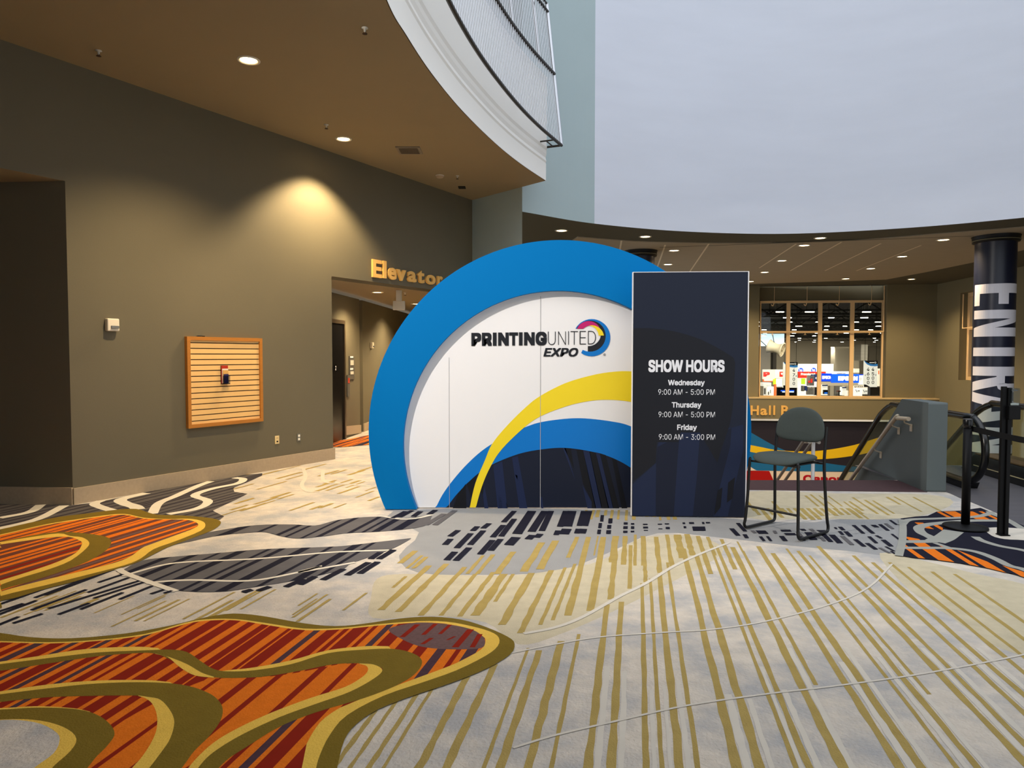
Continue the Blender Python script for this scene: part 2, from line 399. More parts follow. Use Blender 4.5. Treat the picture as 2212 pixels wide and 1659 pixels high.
# ------------------------------------------------------------------ carpet: one floor, its woven pattern in thin layers
C_base = mat('carpet_grey', (204,194,180), 0.95, var=0.22, vscale=11, bump=0.7, bscale=60, spec=0.1)
def two_tone(m, c2, scale, fine):
    nt = m.node_tree; b = nt.nodes['Principled BSDF']; src = b.inputs['Base Color'].links[0].from_socket
    tc = nt.nodes.new('ShaderNodeTexCoord'); n1 = nt.nodes.new('ShaderNodeTexNoise'); n1.inputs['Scale'].default_value = scale; n1.inputs['Detail'].default_value = 6; n1.inputs['Roughness'].default_value = 0.65
    nt.links.new(tc.outputs['Object'], n1.inputs['Vector'])
    mr = nt.nodes.new('ShaderNodeMapRange'); mr.inputs[1].default_value = 0.42; mr.inputs[2].default_value = 0.62; nt.links.new(n1.outputs[0], mr.inputs[0])
    mx = nt.nodes.new('ShaderNodeMix'); mx.data_type = 'RGBA'; nt.links.new(mr.outputs[0], mx.inputs[0]); nt.links.new(src, mx.inputs[6]); mx.inputs[7].default_value = lin(c2)
    nt.links.new(mx.outputs[2], b.inputs['Base Color'])
two_tone(C_base, (170,168,166), 2.2, 0)
C_cream = mat('carpet_cream', (192,181,154), 0.95, var=0.2, vscale=9, bump=0.5, bscale=110, spec=0.1)
C_yel = mat('carpet_mustard', (166,144,84), 0.95, var=0.2, vscale=9, bump=0.5, bscale=110, spec=0.1)
C_ash = mat('carpet_ash_blue', (148,148,147), 0.95, var=0.10, vscale=5, bump=0.5, bscale=110, spec=0.1)
C_arc = mat('carpet_arc', (202,195,182), 0.95, var=0.08, vscale=9, spec=0.1)
C_silver = mat('carpet_silver', (150,150,142), 0.95, var=0.08, vscale=9, spec=0.1)
C_pale = mat('carpet_pale', (212,205,190), 0.95, var=0.08, vscale=9, spec=0.1)
C_olive = mat('carpet_olive', (118,98,34), 0.95, var=0.12, vscale=12, bump=0.5, bscale=110, spec=0.1)
C_gold = mat('carpet_gold', (224,184,80), 0.95, var=0.10, vscale=12, bump=0.5, bscale=110, spec=0.1)
C_navy = mat('carpet_navy', (27,27,40), 0.95, var=0.15, vscale=8, spec=0.1)
C_slate = mat('carpet_slate', (92,90,92), 0.95, var=0.2, vscale=8, spec=0.1)
C_or = stripe_mat('carpet_orange_stripes', 1440, [(0,(70,46,58)),(0.36,(134,32,14)),(0.42,(216,112,30)),(0.48,(140,36,14)),(0.52,(220,118,32)),(0.58,(134,30,14)),(0.62,(72,48,60)),(0.67,(212,106,30))], 16, 0.35)
C_or2 = stripe_mat('carpet_orange_red', 1440, [(0,(128,30,12)),(0.36,(214,112,24)),(0.47,(134,32,14)),(0.51,(216,114,26)),(0.64,(128,30,12))], 9, 0.2)
C_or3 = stripe_mat('carpet_rust_stripes', 1480, [(0,(78,46,44)),(0.36,(206,106,36)),(0.43,(96,54,44)),(0.48,(222,120,34)),(0.55,(150,74,34)),(0.60,(80,48,46)),(0.66,(214,92,28))], 13, 0.5)
C_or4 = stripe_mat('carpet_orange_navy', 1375, [(0,(40,38,56)),(0.38,(222,116,30)),(0.47,(42,40,58)),(0.51,(232,128,34)),(0.58,(206,92,24)),(0.62,(40,38,56))], 9, 0.3)
C_gr = stripe_mat('carpet_slate_stripes', 1480, [(0,(42,38,48)),(0.42,(114,110,112)),(0.58,(44,40,50)),(0.63,(116,112,114))], 11, 0.25)
C_gr2 = stripe_mat('carpet_charcoal_stripes', 1600, [(0,(58,52,58)),(0.43,(98,92,92)),(0.5,(60,54,60)),(0.55,(104,98,94)),(0.66,(56,52,58))], 14, 0.4)
C_plum = mat('carpet_plum', (104,80,78), 0.95, var=0.3, vscale=60, spec=0.1)
C_sl2 = mat('carpet_slate_dim', (88,84,82), 0.95, var=0.2, vscale=8, spec=0.1); C_n2 = mat('carpet_charcoal', (54,50,56), 0.95, var=0.2, vscale=8, spec=0.1); C_oran = mat('carpet_orange', (218,112,26), 0.95, var=0.14, vscale=25, bump=0.5, bscale=110, spec=0.1); C_rust = mat('carpet_rust', (104,60,46), 0.95, var=0.2, vscale=20, spec=0.1)
C_plum2 = mat('carpet_plum_dark', (74,52,60), 0.95, var=0.3, vscale=40, spec=0.1)
C_red = mat('carpet_red', (132,32,16), 0.95, var=0.12, vscale=12, spec=0.1)
CM = [C_base, C_cream, C_yel, C_pale, C_olive, C_gold, C_navy, C_slate, C_or, C_or2, C_or3, C_or4, C_gr, C_gr2, C_plum, C_red, M_landing, M_sill, C_sl2, C_n2, C_oran, C_rust, C_plum2, C_ash, C_arc, C_silver]
iB,iCR,iY,iP,iO,iG,iN,iS,iOR,iO2,iO3,iO4,iGR,iG2,iPL,iRD,iLD,iSL,iS2,iN2,iOG,iRU,iPL2,iGB,iAR,iSV = range(26)
fl = MB(); LZ = [0.0]
DZ = 0.00012
def up(): LZ[0] += DZ
def region(pts, m, sm=4, closed=True):
    tick()
    q = [F(x,y) for x,y in pts]
    if sm: q = smooth(q, sm, True)
    fl.poly([(p.x,p.y,LZ[0]) for p in q], m)
def tick(): LZ[0] += 0.00001
def band(a, b, m, sm=4):                     # area between an upper and a lower edge, both smooth, corners kept
    tick(); p = smooth([F(x,y) for x,y in a], sm); q = smooth([F(x,y) for x,y in b], sm)
    fl.poly([(v.x,v.y,LZ[0]) for v in p]+[(v.x,v.y,LZ[0]) for v in reversed(q)], m)
def ribbon(pts, wd, m, sm=5):
    tick()
    q = smooth([F(x,y) for x,y in pts], sm); n = len(q); L = []; R = []
    for i, p in enumerate(q):
        t = q[min(i+1,n-1)]-q[max(i-1,0)]; t.z = 0; t.normalize()
        ww = (wd if not isinstance(wd,(list,tuple)) else wd[0]+(wd[1]-wd[0])*i/(n-1))/2
        L.append((p.x-t.y*ww,p.y+t.x*ww,LZ[0])); R.append((p.x+t.y*ww,p.y-t.x*ww,LZ[0]))
    fl.add(L+R, [(i,i+1,n+i+1,n+i) for i in range(n-1)], m)
def stripe(px, py, wpx, y0, y1, m, vp=1375, wob=0.12, n=10, bow=0.0):
    tick()
    def xs(y): return vp+(px-vp)*(y-768)/(py-768)
    vs = []
    for i in range(n+1):
        y = y0+(y1-y0)*i/n; s_ = (y-768)/(py-768); hw = wpx*s_/2
        j = 0 if i in (0,n) else random.uniform(-wob,wob)*wpx*s_
        j2 = 0 if i in (0,n) else random.uniform(-wob,wob)*wpx*s_
        a, b = F(xs(y)-hw+j, y), F(xs(y)+hw+j2, y)
        vs += [(a.x,a.y,LZ[0]),(b.x,b.y,LZ[0])]
    fl.add(vs, [(2*i,2*i+1,2*i+3,2*i+2) for i in range(n)], m)
def worldpoly(pts, sm=3): q = [F(x,y) for x,y in pts]; return [(p.x,p.y) for p in (smooth(q,sm,True) if sm else q)]
def bandpoly(a, b, sm=4): return [(p.x,p.y) for p in smooth([F(x,y) for x,y in a],sm)]+[(p.x,p.y) for p in reversed(smooth([F(x,y) for x,y in b],sm))]
def hatch(poly, vp, spec, pitch=0.1, jit=0.5, seed=1):
    """woven stripes along the direction of vanishing point vp, clipped to poly; spec = [(material, width lo, width hi, weight)]"""
    rg = random.Random(seed); a = math.atan((vp-1106)/FPX); du, dv = (math.cos(a),-math.sin(a)), (math.sin(a),math.cos(a))
    P = [(x*du[0]+y*du[1], x*dv[0]+y*dv[1]) for x,y in poly]; n = len(P)
    def cross(u):
        r = []
        for i in range(n):
            (u0,v0),(u1,v1) = P[i],P[(i+1) % n]
            if (u0-u)*(u1-u) < 0: r.append(v0+(v1-v0)*(u-u0)/(u1-u0))
        return sorted(r)
    u = min(p[0] for p in P); ue = max(p[0] for p in P)
    tot = sum(x[3] for x in spec)
    while u < ue:
        k = rg.random()*tot
        for m, lo, hi, wt in spec:
            k -= wt
            if k <= 0: break
        ww = rg.uniform(lo,hi); a0, a1 = cross(u), cross(u+ww)
        if len(a0) == len(a1):
            for i in range(0,len(a0)-1,2):
                q = [(u,a0[i]),(u+ww,a1[i]),(u+ww,a1[i+1]),(u,a0[i+1])]
                fl.poly([(x*du[0]+y*dv[0], x*du[1]+y*dv[1], LZ[0]) for x,y in q], m)
        u += ww+pitch*rg.uniform(1-jit,1+jit)
# base carpet
fl.poly([(-16,-4,0),(16,-4,0),(16,10.3,0),(5.0,10.3,0),(5.0,9.07,0),(1.2,9.07,0),(1.2,12.3,0),(K.x,K.y,0),(K.x,21,0),(-16,21,0)], iB)
up()
fl.poly([F(x,y,LZ[0]) for x,y in [(1400,1059),(1610,1058.5),(1800,1061),(2003,1063.5),(2003,1043)]]+[(4.9,9.07,LZ[0]),(1.2,9.07,LZ[0])], iSL)
ld = smooth([F(x,y) for x,y in [(2010,1062.5),(2042,1063),(2078,1078),(2100,1086),(2160,1112),(2212,1142),(2290,1180)]], 5)
fl.poly([(p.x,p.y,LZ[0]) for p in ld]+[(9,5.6,LZ[0]),(16,5.6,LZ[0]),(16,10.29,LZ[0]),(5.0,10.29,LZ[0])], iLD)
up()
# ash blue field around the dashes, cream fields
region([(850,1104),(1240,1100),(1600,1122),(1760,1128),(1945,1104),(1962,1150),(1950,1200),(1830,1190),(1700,1178),(1560,1162),(1420,1152),(1310,1196),(1200,1234),(1040,1242),(900,1236),(862,1200),(905,1150)], iGB, 3)
up()
region([(806,1335),(802,1290),(815,1250),(870,1240),(1000,1243),(1120,1242),(1220,1228),(1300,1210),(1380,1165),(1450,1155),(1520,1162),(1560,1195),(1430,1268),(1330,1318),(1210,1370),(1120,1392),(1050,1345),(930,1330)], iCR)
region([(1610,1062),(1800,1066),(2000,1068),(2060,1085),(2000,1112),(1900,1122),(1760,1120),(1610,1118)], iCR, 3)
region([(1900,1195),(2010,1215),(2110,1240),(2212,1262),(2300,1300),(2300,1420),(2160,1400),(2050,1330),(1960,1270)], iCR, 4)
up()
# mustard stripes: foreground right
for x, wd, y0, y1 in [(195,35,1306,1700),(285,35,1300,1700),(420,25,1260,1700),(480,20,1250,1700),(550,35,1240,1700),(620,22,1215,1700),(770,38,1185,1700),(860,40,1200,1700),(1000,20,1180,1700),(1050,28,1180,1700),(1180,40,1182,1700),(1250,22,1190,1480),(1400,38,1180,1700),(1480,38,1195,1700),(1620,20,1185,1700),(1700,30,1190,1700),(1760,20,1200,1500),(1900,35,1180,1700),(1975,28,1210,1700),(2110,30,1200,1700),(2200,30,1215,1700),(2330,30,1215,1700),(2430,24,1225,1700),(2560,30,1235,1700),(2700,26,1240,1700)]:
    stripe(1200+x/2.186, 1497, wd/2.186, y0, y1, iY, n=16)
for x, wd, y0, y1 in [(250,35,1535,1700),(345,28,1515,1700),(455,35,1500,1700),(540,25,1485,1700),(745,52,1462,1700),(905,55,1435,1700),(1120,25,1400,1700),(1215,50,1405,1700),(1375,58,1385,1700),(1510,30,1370,1700)]:
    stripe(700+x/2.9677, 1571.7, wd/2.9677, y0, y1, iY, n=12)
for x, wd, y0 in [(232,28,1440),(322,26,1450),(452,18,1490),(515,16,1480),(585,22,1470),(812,34,1500),(905,24,1510),(1020,18,1440),(1085,26,1490),(1215,28,1400),(1445,30,1430),(1520,24,1400),(1660,22,1420),(1735,22,1440),(1938,26,1400),(2010,28,1430),(2150,26,1400),(2240,26,1400)]:
    stripe(1200+x/2.186, 1497, wd/2.186, y0, 1700, iAR, n=14)
# mustard stripes: around the cream field
for x, wd, y0, y1 in [(50,60,1160,1330),(160,18,1158,1200),(225,62,1160,1320),(370,80,1158,1215),(385,55,1215,1295),(480,55,1158,1220),(550,40,1178,1272),(600,34,1155,1222),(690,60,1158,1222),(700,40,1222,1258),(845,52,1160,1238),(975,46,1155,1226),(1100,84,1155,1206),(1215,66,1154,1200),(1340,50,1158,1240),(1450,40,1160,1200),(1600,44,1165,1230),(1770,20,1170,1240)]:
    stripe(1250+x/4.9156, 1202.4, wd/4.9156, y0, y1, iY, n=8)
for x, wd, y0, y1 in [(390,24,1245,1270),(470,46,1222,1318),(585,42,1218,1322),(740,36,1225,1330),(860,30,1240,1330),(975,34,1236,1332),(1060,56,1240,1330),(1125,26,1240,1300),(1250,46,1238,1350),(1380,40,1232,1368),(1470,24,1226,1350),(1530,24,1218,1340)]:
    stripe(700+x/2.9677, 1285, wd/2.9677, y0, y1, iY, n=10, vp=1420)
for x, wd, y0, y1 in [(520,40,1190,1217),(600,20,1200,1228),(640,28,1203,1228),(1060,30,1198,1240),(1180,40,1192,1240),(1000,24,1200,1240),(1330,50,1172,1235),(1420,50,1168,1230),(1560,30,1160,1205)]:
    stripe(700+x/2.9677, 1208, wd/2.9677, y0, y1, iY, n=4, vp=1420)
x = 1600
while x < 2080:
    if random.random() < 0.8:
        a_ = 1066+random.uniform(0,18)
        stripe(x, 1095, random.uniform(3,7), a_, min(1124, a_+random.uniform(16,44)), iY, n=5)
    x += random.uniform(12,24)
for k in range(16):
    stripe(1640+k*15, 1112, random.uniform(7,13), 1098, random.uniform(1108,1124), iY, n=4)
for k in range(14): stripe(1262+k*15+random.uniform(-3,3), 1115, random.uniform(5,9), 1102, random.uniform(1113,1127), iY, n=3)
for k in range(26):
    y0 = random.uniform(1272,1300); x0 = random.uniform(120,800)
    stripe(x0, y0, random.uniform(4,8), y0, y0+random.uniform(25,60), iY, vp=1480, n=6)
for k in range(40):
    y0 = random.uniform(1000,1100); x0 = random.uniform(520,830)
    stripe(x0, y0, random.uniform(4,9), y0, y0+random.uniform(8,18), iY, vp=1600, n=4)
up()
# pale arcs across the stripes
ribbon(cz([(-300,830),(0,770),(220,735),(500,715),(740,700),(1000,660),(1300,580),(1480,500),(1590,390)],1200,1040,2.186), 0.016, iAR)
ribbon(cz([(-200,1260),(0,1200),(280,1135),(620,1060),(1000,1005),(1300,970),(1700,915),(2060,850),(2300,800)],1200,1040,2.186), 0.014, iAR)
ribbon(cz([(-150,720),(0,690),(130,640),(300,545),(430,480),(560,400),(690,340),(820,290)],1200,1040,2.186), 0.03, iAR)
ribbon([(655,1012),(660,1030),(652,1048),(665,1062),(690,1062)], 0.05, iAR); ribbon([(698,1015),(700,1040),(740,1045),(800,1050)], 0.05, iAR)
up()
# slate region along the wall
Z1 = (0,980,3.16)
region([(-600,1085),(-60,1085)]+cz([(0,345),(500,352),(640,338),(900,283),(1250,208),(1600,152),(1790,135),(1790,150),(1690,195),(1590,235),(1600,262),(1690,275),(1600,320),(1450,390),(1530,430),(1500,452),(1080,430),(600,430),(300,490),(0,540)],*Z1)+[(-60,1160),(-600,1160)], iS2, 0)
up()
hatch(worldpoly([(-600,1085),(-60,1085)]+cz([(0,345),(500,352),(640,338),(900,283),(1250,208),(1600,152),(1790,135),(1790,150),(1690,195),(1590,235),(1600,262),(1690,275),(1600,320),(1450,390),(1530,430),(1500,452),(1080,430),(600,430),(300,490),(0,540)],*Z1)+[(-60,1160),(-600,1160)],0), 1620, [(iN2,0.03,0.07,3)], 0.06, 0.7, 3)
up()
for l, wd in [([(690,322),(645,345),(700,370),(775,392)],0.10),([(1000,270),(830,312),(850,340),(920,362),(945,382)],0.13),([(1440,190),(1350,222),(1200,290),(1085,340),(1040,412)],0.10),([(1600,165),(1660,175),(1620,205),(1450,240),(1330,285),(1420,325),(1350,375),(1150,415)],0.10),([(280,350),(200,400),(0,440)],0.10),([(440,355),(250,450),(-40,520)],0.10)]:
    ribbon(cz(l,*Z1), wd, iP)
# slate leaf bands
band([(348,1182.5),(411,1160),(475,1146),(554,1135),(633,1133.5),(681,1135.8),(724,1125),(760,1120),(811,1116.7),(862,1120),(898,1118),(934,1112)],
     [(348,1184),(411,1170),(475,1157),(536,1151.4),(572,1150),(608,1159),(645,1163.7),(702,1158.6),(753,1152),(825,1148.5),(916,1137),(934,1112.5)], iS)
band([(258,1238),(269,1230),(310,1211),(380,1203),(475,1195),(570,1187),(696,1182.5),(753,1179),(820,1171),(888,1163)],
     [(258,1240),(301,1247),(332,1261),(380,1276),(475,1279),(554,1268),(645,1253),(735,1232),(760,1217),(818,1197),(858,1181),(888,1164)], iS)
up()
hatch(bandpoly([(348,1182.5),(411,1160),(475,1146),(554,1135),(633,1133.5),(681,1135.8),(724,1125),(760,1120),(811,1116.7),(862,1120),(898,1118),(934,1112)],
     [(348,1184),(411,1170),(475,1157),(536,1151.4),(572,1150),(608,1159),(645,1163.7),(702,1158.6),(753,1152),(825,1148.5),(916,1137),(934,1112.5)]), 1480, [(iN,0.03,0.05,2),(iN,0.06,0.10,1)], 0.12, 0.6, 5)
hatch(bandpoly([(258,1238),(269,1230),(310,1211),(380,1203),(475,1195),(570,1187),(696,1182.5),(753,1179),(820,1171),(888,1163)],
     [(258,1240),(301,1247),(332,1261),(380,1276),(475,1279),(554,1268),(645,1253),(735,1232),(760,1217),(818,1197),(858,1181),(888,1164)]), 1480, [(iN,0.03,0.05,2),(iN,0.06,0.09,1)], 0.105, 0.6, 9)
up()
ribbon(cz([(830,835),(880,825),(1100,765),(1300,740),(1750,720),(2200,680)],*Z1)+cz([(700,420),(940,412)],500,1040,2.765), 0.035, iP)
ribbon(cz([(1000,890),(1050,880),(1300,865),(1700,870),(2000,820),(2200,770)],*Z1)+cz([(400,545),(740,485)],500,1040,2.765), 0.035, iP)
ribbon(cz([(800,785),(860,820),(1000,872),(1200,942)],*Z1), 0.05, iP)
ribbon(cz([(880,205),(1000,225),(1100,222),(1200,200)],500,1040,2.765), 0.04, iP)
up()
# navy slashes and dashes
def slash(a, b, wd, m=iN): ribbon([a,b], wd, m, 1)
for l in [(840,825,670,882),(880,848,600,950),(215,1070,590,930),(950,870,330,1060),(980,880,640,990),(1040,905,815,997),(1120,930,1030,960),(1175,938,1120,955),(400,1100,610,1022),(550,1065,840,950),(240,985,720,805),(310,970,770,795),(0,1030,430,880),(-20,1085,160,1025),(-20,1105,250,1005),(90,1160,290,1095),(-30,1180,130,1115)]:
    (xa,ya),(xb,yb) = cz([(l[0],l[1]),(l[2],l[3])],*Z1); slash((xa,ya),(xb,yb),0.032)
for l in [(1660,945,1720,930),(1760,940,1840,910),(1950,910,2060,860),(2050,890,2150,840)]:
    (xa,ya),(xb,yb) = cz([(l[0],l[1]),(l[2],l[3])],*Z1); slash((xa,ya),(xb,yb),0.045)
Z3 = (500,1040,2.765)
for l in [(70,665,120,648),(160,655,230,630),(325,632,430,585),(410,618,500,570),(545,590,670,525),(690,562,820,485),(765,552,875,482),(830,465,890,425),(880,465,970,410),
          (1275,380,1310,345),(1305,330,1355,293),(1285,472,1335,422),(1345,400,1430,312),(1340,475,1420,397),(1440,297,1470,270),(1502,282,1540,252),(1425,380,1505,295),(1485,437,1560,352),(1548,415,1608,346),(1560,335,1625,262),(1610,330,1690,225),(1625,245,1690,178)]:
    (xa,ya),(xb,yb) = cz([(l[0],l[1]),(l[2],l[3])],*Z3); slash((xa,ya),(xb,yb),0.055)
for l, wd in [((1705,315,1795,178),0.09),((1655,382,1700,335),0.085),((1772,347,1800,322),0.07),((1792,302,1872,178),0.075),((1822,337,1845,315),0.06),((1853,297,1910,178),0.06),((1938,322,1950,295),0.05),((1962,272,1997,178),0.06),((1985,317,2003,285),0.09),((2005,270,2035,178),0.09),((2062,312,2072,285),0.05),((2077,267,2102,178),0.05),((2092,312,2102,285),0.07),((2108,267,2135,178),0.07),((960,222,1040,180),0.05),((1005,215,1080,175),0.05),((1085,212,1130,180),0.06),((1180,198,1220,172),0.06)]:
    (xa,ya),(xb,yb) = cz([(l[0],l[1]),(l[2],l[3])],*Z3); slash((xa,ya),(xb,yb),wd)
for l, wd in [((1160,262,1270,195),0.06),((1215,262,1335,175),0.06)]:
    (xa,ya),(xb,yb) = cz([(l[0],l[1]),(l[2],l[3])],*Z3); slash((xa,ya),(xb,yb),wd,iS)
Z5 = (1250,1060,4.9156)
for q in [(230,258,265,325),(210,342,245,395),(198,412,235,458),(315,293,358,345),(303,363,345,402),(293,418,342,457),(478,335,520,358),(474,376,520,404),(472,424,518,446),(555,343,590,359),(555,377,590,404),(553,424,590,440),(682,351,732,362),(684,380,736,398),(690,416,736,423),(840,350,884,359),(846,400,888,407),(914,346,960,356),(924,384,968,406),(1103,336,1130,352),(1172,333,1225,351),(1115,376,1142,396),(1210,380,1345,424),(1310,332,1335,352),(1350,332,1395,345)]:
    x0,y0,x1,y1 = q; sh = (1375-(1250+(x0+x1)/9.83))/1000*(y1-y0)*-1.6
    fl.poly([F(x,y,LZ[0]) for x,y in cz([(x0+sh*-0.5,y0),(x1+sh*-0.5,y0),(x1+sh*0.5,y1),(x0+sh*0.5,y1)],*Z5)], iN)
Z6 = (1600,1050,5.53)
def para(x0,y0,x1,y1,wd,m):
    tick(); fl.poly([F(x,y,LZ[0]) for x,y in cz([(x0,y0),(x0+wd,y0),(x1+wd,y1),(x1,y1)],*Z6)], m)
for q in [(-140,505,-60,590,60,iN),(-60,440,30,540,50,iN),(20,575,50,620,50,iN),(115,530,150,560,45,iS),(175,530,215,568,120,iN),(380,530,400,565,40,iS),(470,520,490,542,120,iN),(215,600,260,655,40,iN),(300,598,345,655,35,iN),(455,595,505,655,60,iN),(515,560,540,585,130,iN),(700,510,730,530,60,iN),(660,545,720,610,40,iS),(760,550,830,640,90,iN),(840,545,900,620,60,iS),(690,600,740,650,40,iN),(900,525,940,545,110,iN),(810,510,840,535,50,iS),(950,565,1050,665,60,iN),(1050,580,1150,680,75,iN),(940,610,980,655,40,iS),(1110,490,1130,512,30,iN),(1160,485,1205,525,50,iN),(1160,538,1200,580,40,iN),(1225,540,1290,600,55,iN),(1185,595,1305,700,55,iS),(1325,465,1445,565,45,iN),(1435,465,1560,565,50,iN),(1340,635,1450,720,55,iN),(1480,680,1590,755,55,iN),(1510,600,1600,680,45,iN),(1600,588,1660,622,40,iN),(1550,462,1600,490,60,iN),(1640,455,1740,530,45,iN),(1710,445,1800,510,40,iS),(1770,405,1850,460,30,iN),(1670,640,1770,718,60,iN),(1790,570,1880,638,30,iN),(1715,720,1820,775,30,iN),(1640,735,1760,800,40,iS),(1780,775,1830,808,30,iN)]: para(*q)
up()
# orange and rust shape beside the wall
region([(-500,1150),(-40,1150)]+cz([(0,520),(200,475),(400,435),(600,410),(800,385),(930,380),(1000,400),(1080,420),(1250,425),(1420,440),(1500,460),(1500,490),(1440,530),(1300,585),(1150,640),(1050,690),(950,740),(850,775),(700,820),(500,880),(300,930),(100,990),(0,1012)],*Z1)+[(-40,1320),(-500,1320)], iO, 3)
up()
region([(-500,1162),(-40,1162)]+cz([(0,556),(300,488),(500,455),(700,426),(850,414),(980,440),(1150,450),(1280,447),(1370,460),(1402,487),(1370,530),(1200,600),(1050,655),(960,720),(850,765),(600,830),(300,905),(0,978)],*Z1)+[(-40,1310),(-500,1310)], iG, 3)
up()
RUSTA = [(-500,1164),(-40,1164)]+cz([(0,562),(300,494),(500,461),(700,432),(850,420),(980,446),(1150,452),(1280,455),(1350,480),(1330,510),(1200,560),(1000,630),(900,700),(780,750),(500,820),(250,880),(0,948)],*Z1)+[(-40,1300),(-500,1300)]
RUSTB = [(-500,1186),(-40,1186)]+cz([(0,625),(200,595),(350,575),(470,572),(540,595),(560,620),(520,680),(400,740),(200,810),(0,872)],*Z1)+[(-40,1270),(-500,1270)]
region([(-500,1164),(-40,1164)]+cz([(0,562),(300,494),(500,461),(700,432),(850,420),(980,446),(1150,452),(1280,455),(1350,480),(1330,510),(1200,560),(1000,630),(900,700),(780,750),(500,820),(250,880),(0,948)],*Z1)+[(-40,1300),(-500,1300)], iRU, 3)
up()
hatch(worldpoly(RUSTA,3), 1560, [(iOG,0.04,0.08,3),(iOG,0.02,0.04,1),(iPL,0.03,0.05,1)], 0.055, 0.7, 4)
up()
region([(-500,1176),(-40,1176)]+cz([(0,605),(200,565),(400,538),(600,550),(720,570),(760,602),(730,660),(600,740),(400,815),(200,880),(0,938)],*Z1)+[(-40,1300),(-500,1300)], iO, 3)
up()
region([(-500,1178),(-40,1178)]+cz([(0,608),(200,575),(400,548),(480,566),(560,575),(608,607),(590,650),(480,735),(330,795),(150,850),(0,902)],*Z1)+[(-40,1286),(-500,1286)], iG, 3)
up()
region([(-500,1186),(-40,1186)]+cz([(0,625),(200,595),(350,575),(470,572),(540,595),(560,620),(520,680),(400,740),(200,810),(0,872)],*Z1)+[(-40,1270),(-500,1270)], iRU, 3)
up()
hatch(worldpoly(RUSTB,3), 1560, [(iOG,0.04,0.08,3),(iRD,0.03,0.05,1)], 0.055, 0.7, 8)
up()
# large orange shape in the foreground
Z2 = (0,1280,1.907)
region([(-600,1366),(-60,1366)]+cz([(0,170),(130,188),(300,192),(520,172),(700,140),(850,105),(960,90),(1080,100),(1250,130),(1380,142),(1500,132),(1650,110),(1780,103),(1900,115),(2000,145),(2090,185),(2120,215),(2100,260),(2000,320),(1850,380),(1700,430),(1560,485),(1470,545),(1420,610),(1390,723),(1380,800),(1300,860),(300,860)],*Z2)+[(-60,1740),(-600,1740)], iO, 3)
up()
region([(-600,1388),(-60,1388)]+cz([(0,204),(200,209),(400,199),(600,174),(760,129),(850,114),(970,113),(1100,130),(1250,152),(1400,150),(1560,134),(1720,122),(1840,124),(1940,142),(2020,165),(2055,190),(2050,225),(2000,265),(1880,325),(1740,375),(1580,430),(1430,510),(1360,590),(1320,670),(1300,740),(1290,840),(300,850)],*Z2)+[(-60,1730),(-600,1730)], iG, 3)
up()
BIGO = [(-600,1390),(-60,1390)]+cz([(0,209),(200,214),(400,204),(600,180),(760,135),(850,120),(970,118),(1100,138),(1250,159),(1400,156),(1560,140),(1720,128),(1830,132),(1940,155),(1990,185),(2000,205),(1980,240),(1880,295),(1750,345),(1600,400),(1440,460),(1340,520),(1290,580),(1250,660),(1230,740),(1220,840),(300,845)],*Z2)+[(-60,1725),(-600,1725)]
region(BIGO, iOG, 3)
up()
hatch(worldpoly(BIGO,3), 1440, [(iRD,0.04,0.085,4),(iPL2,0.03,0.06,3),(iRD,0.02,0.03,1)], 0.034, 0.7, 12)
up()
ZA = (700,1100,2.9677)
region([(840,1365),(852,1356),(900,1347),(960,1350),(1017,1361),(1042,1377),(1048,1389),(1040,1402),(1000,1405),(950,1404),(905,1398),(870,1384)], iPL, 3)
BIG2 = cz([(880,360),(1100,352),(1250,330),(1400,300),(1500,300),(1540,330),(1440,395),(1300,440),(1120,505),(980,570),(860,650),(740,740),(300,850),(300,740),(420,640),(470,560),(620,470),(760,400)],*Z2)
region(BIG2, iOG, 3)
up()
hatch(worldpoly(BIG2,3), 1440, [(iRD,0.025,0.05,4)], 0.10, 0.6, 6)
up()
for a, b, c, d in [((600,738),(500,820),36,0),((715,734),(636,805),30,0),((808,740),(742,800),26,0),((940,770),(840,885),44,0),((1000,800),(950,885),34,0),((690,825),(630,865),30,0),((840,815),(790,838),20,0)]:
    (xa,ya),(xb,yb) = cz([a,b],*ZA); k = c/2.9677/2
    fl.poly([F(x,y,LZ[0]) for x,y in [(xa-k,ya),(xa+k,ya),(xb+k,yb),(xb-k,yb)]], iRD)
up()
# inner swooshes, each with its gold edge
band([(-600,1440),(-60,1440)]+cz([(0,290),(150,268),(350,238),(550,228),(650,233)],*Z2), [(-600,1446),(-60,1446)]+cz([(0,302),(200,278),(400,254),(600,246),(660,240)],*Z2), iG)
band(cz([(900,330),(950,324),(1050,313),(1200,284),(1350,243),(1500,226),(1600,226)],*Z2), cz([(900,336),(950,340),(1050,335),(1200,310),(1350,265),(1500,248),(1610,236)],*Z2), iG)
band([(-600,1506),(-60,1506)]+cz([(0,413),(200,384),(400,368),(600,366),(700,374)],*Z2), [(-600,1514),(-60,1514)]+cz([(0,430),(200,405),(400,386),(600,382),(720,386)],*Z2), iG)
band([(-600,1530),(-60,1530)]+cz([(0,482),(150,474),(300,482),(370,496)],*Z2), [(-600,1538),(-60,1538)]+cz([(0,500),(150,492),(300,494),(376,506)],*Z2), iG)
up()
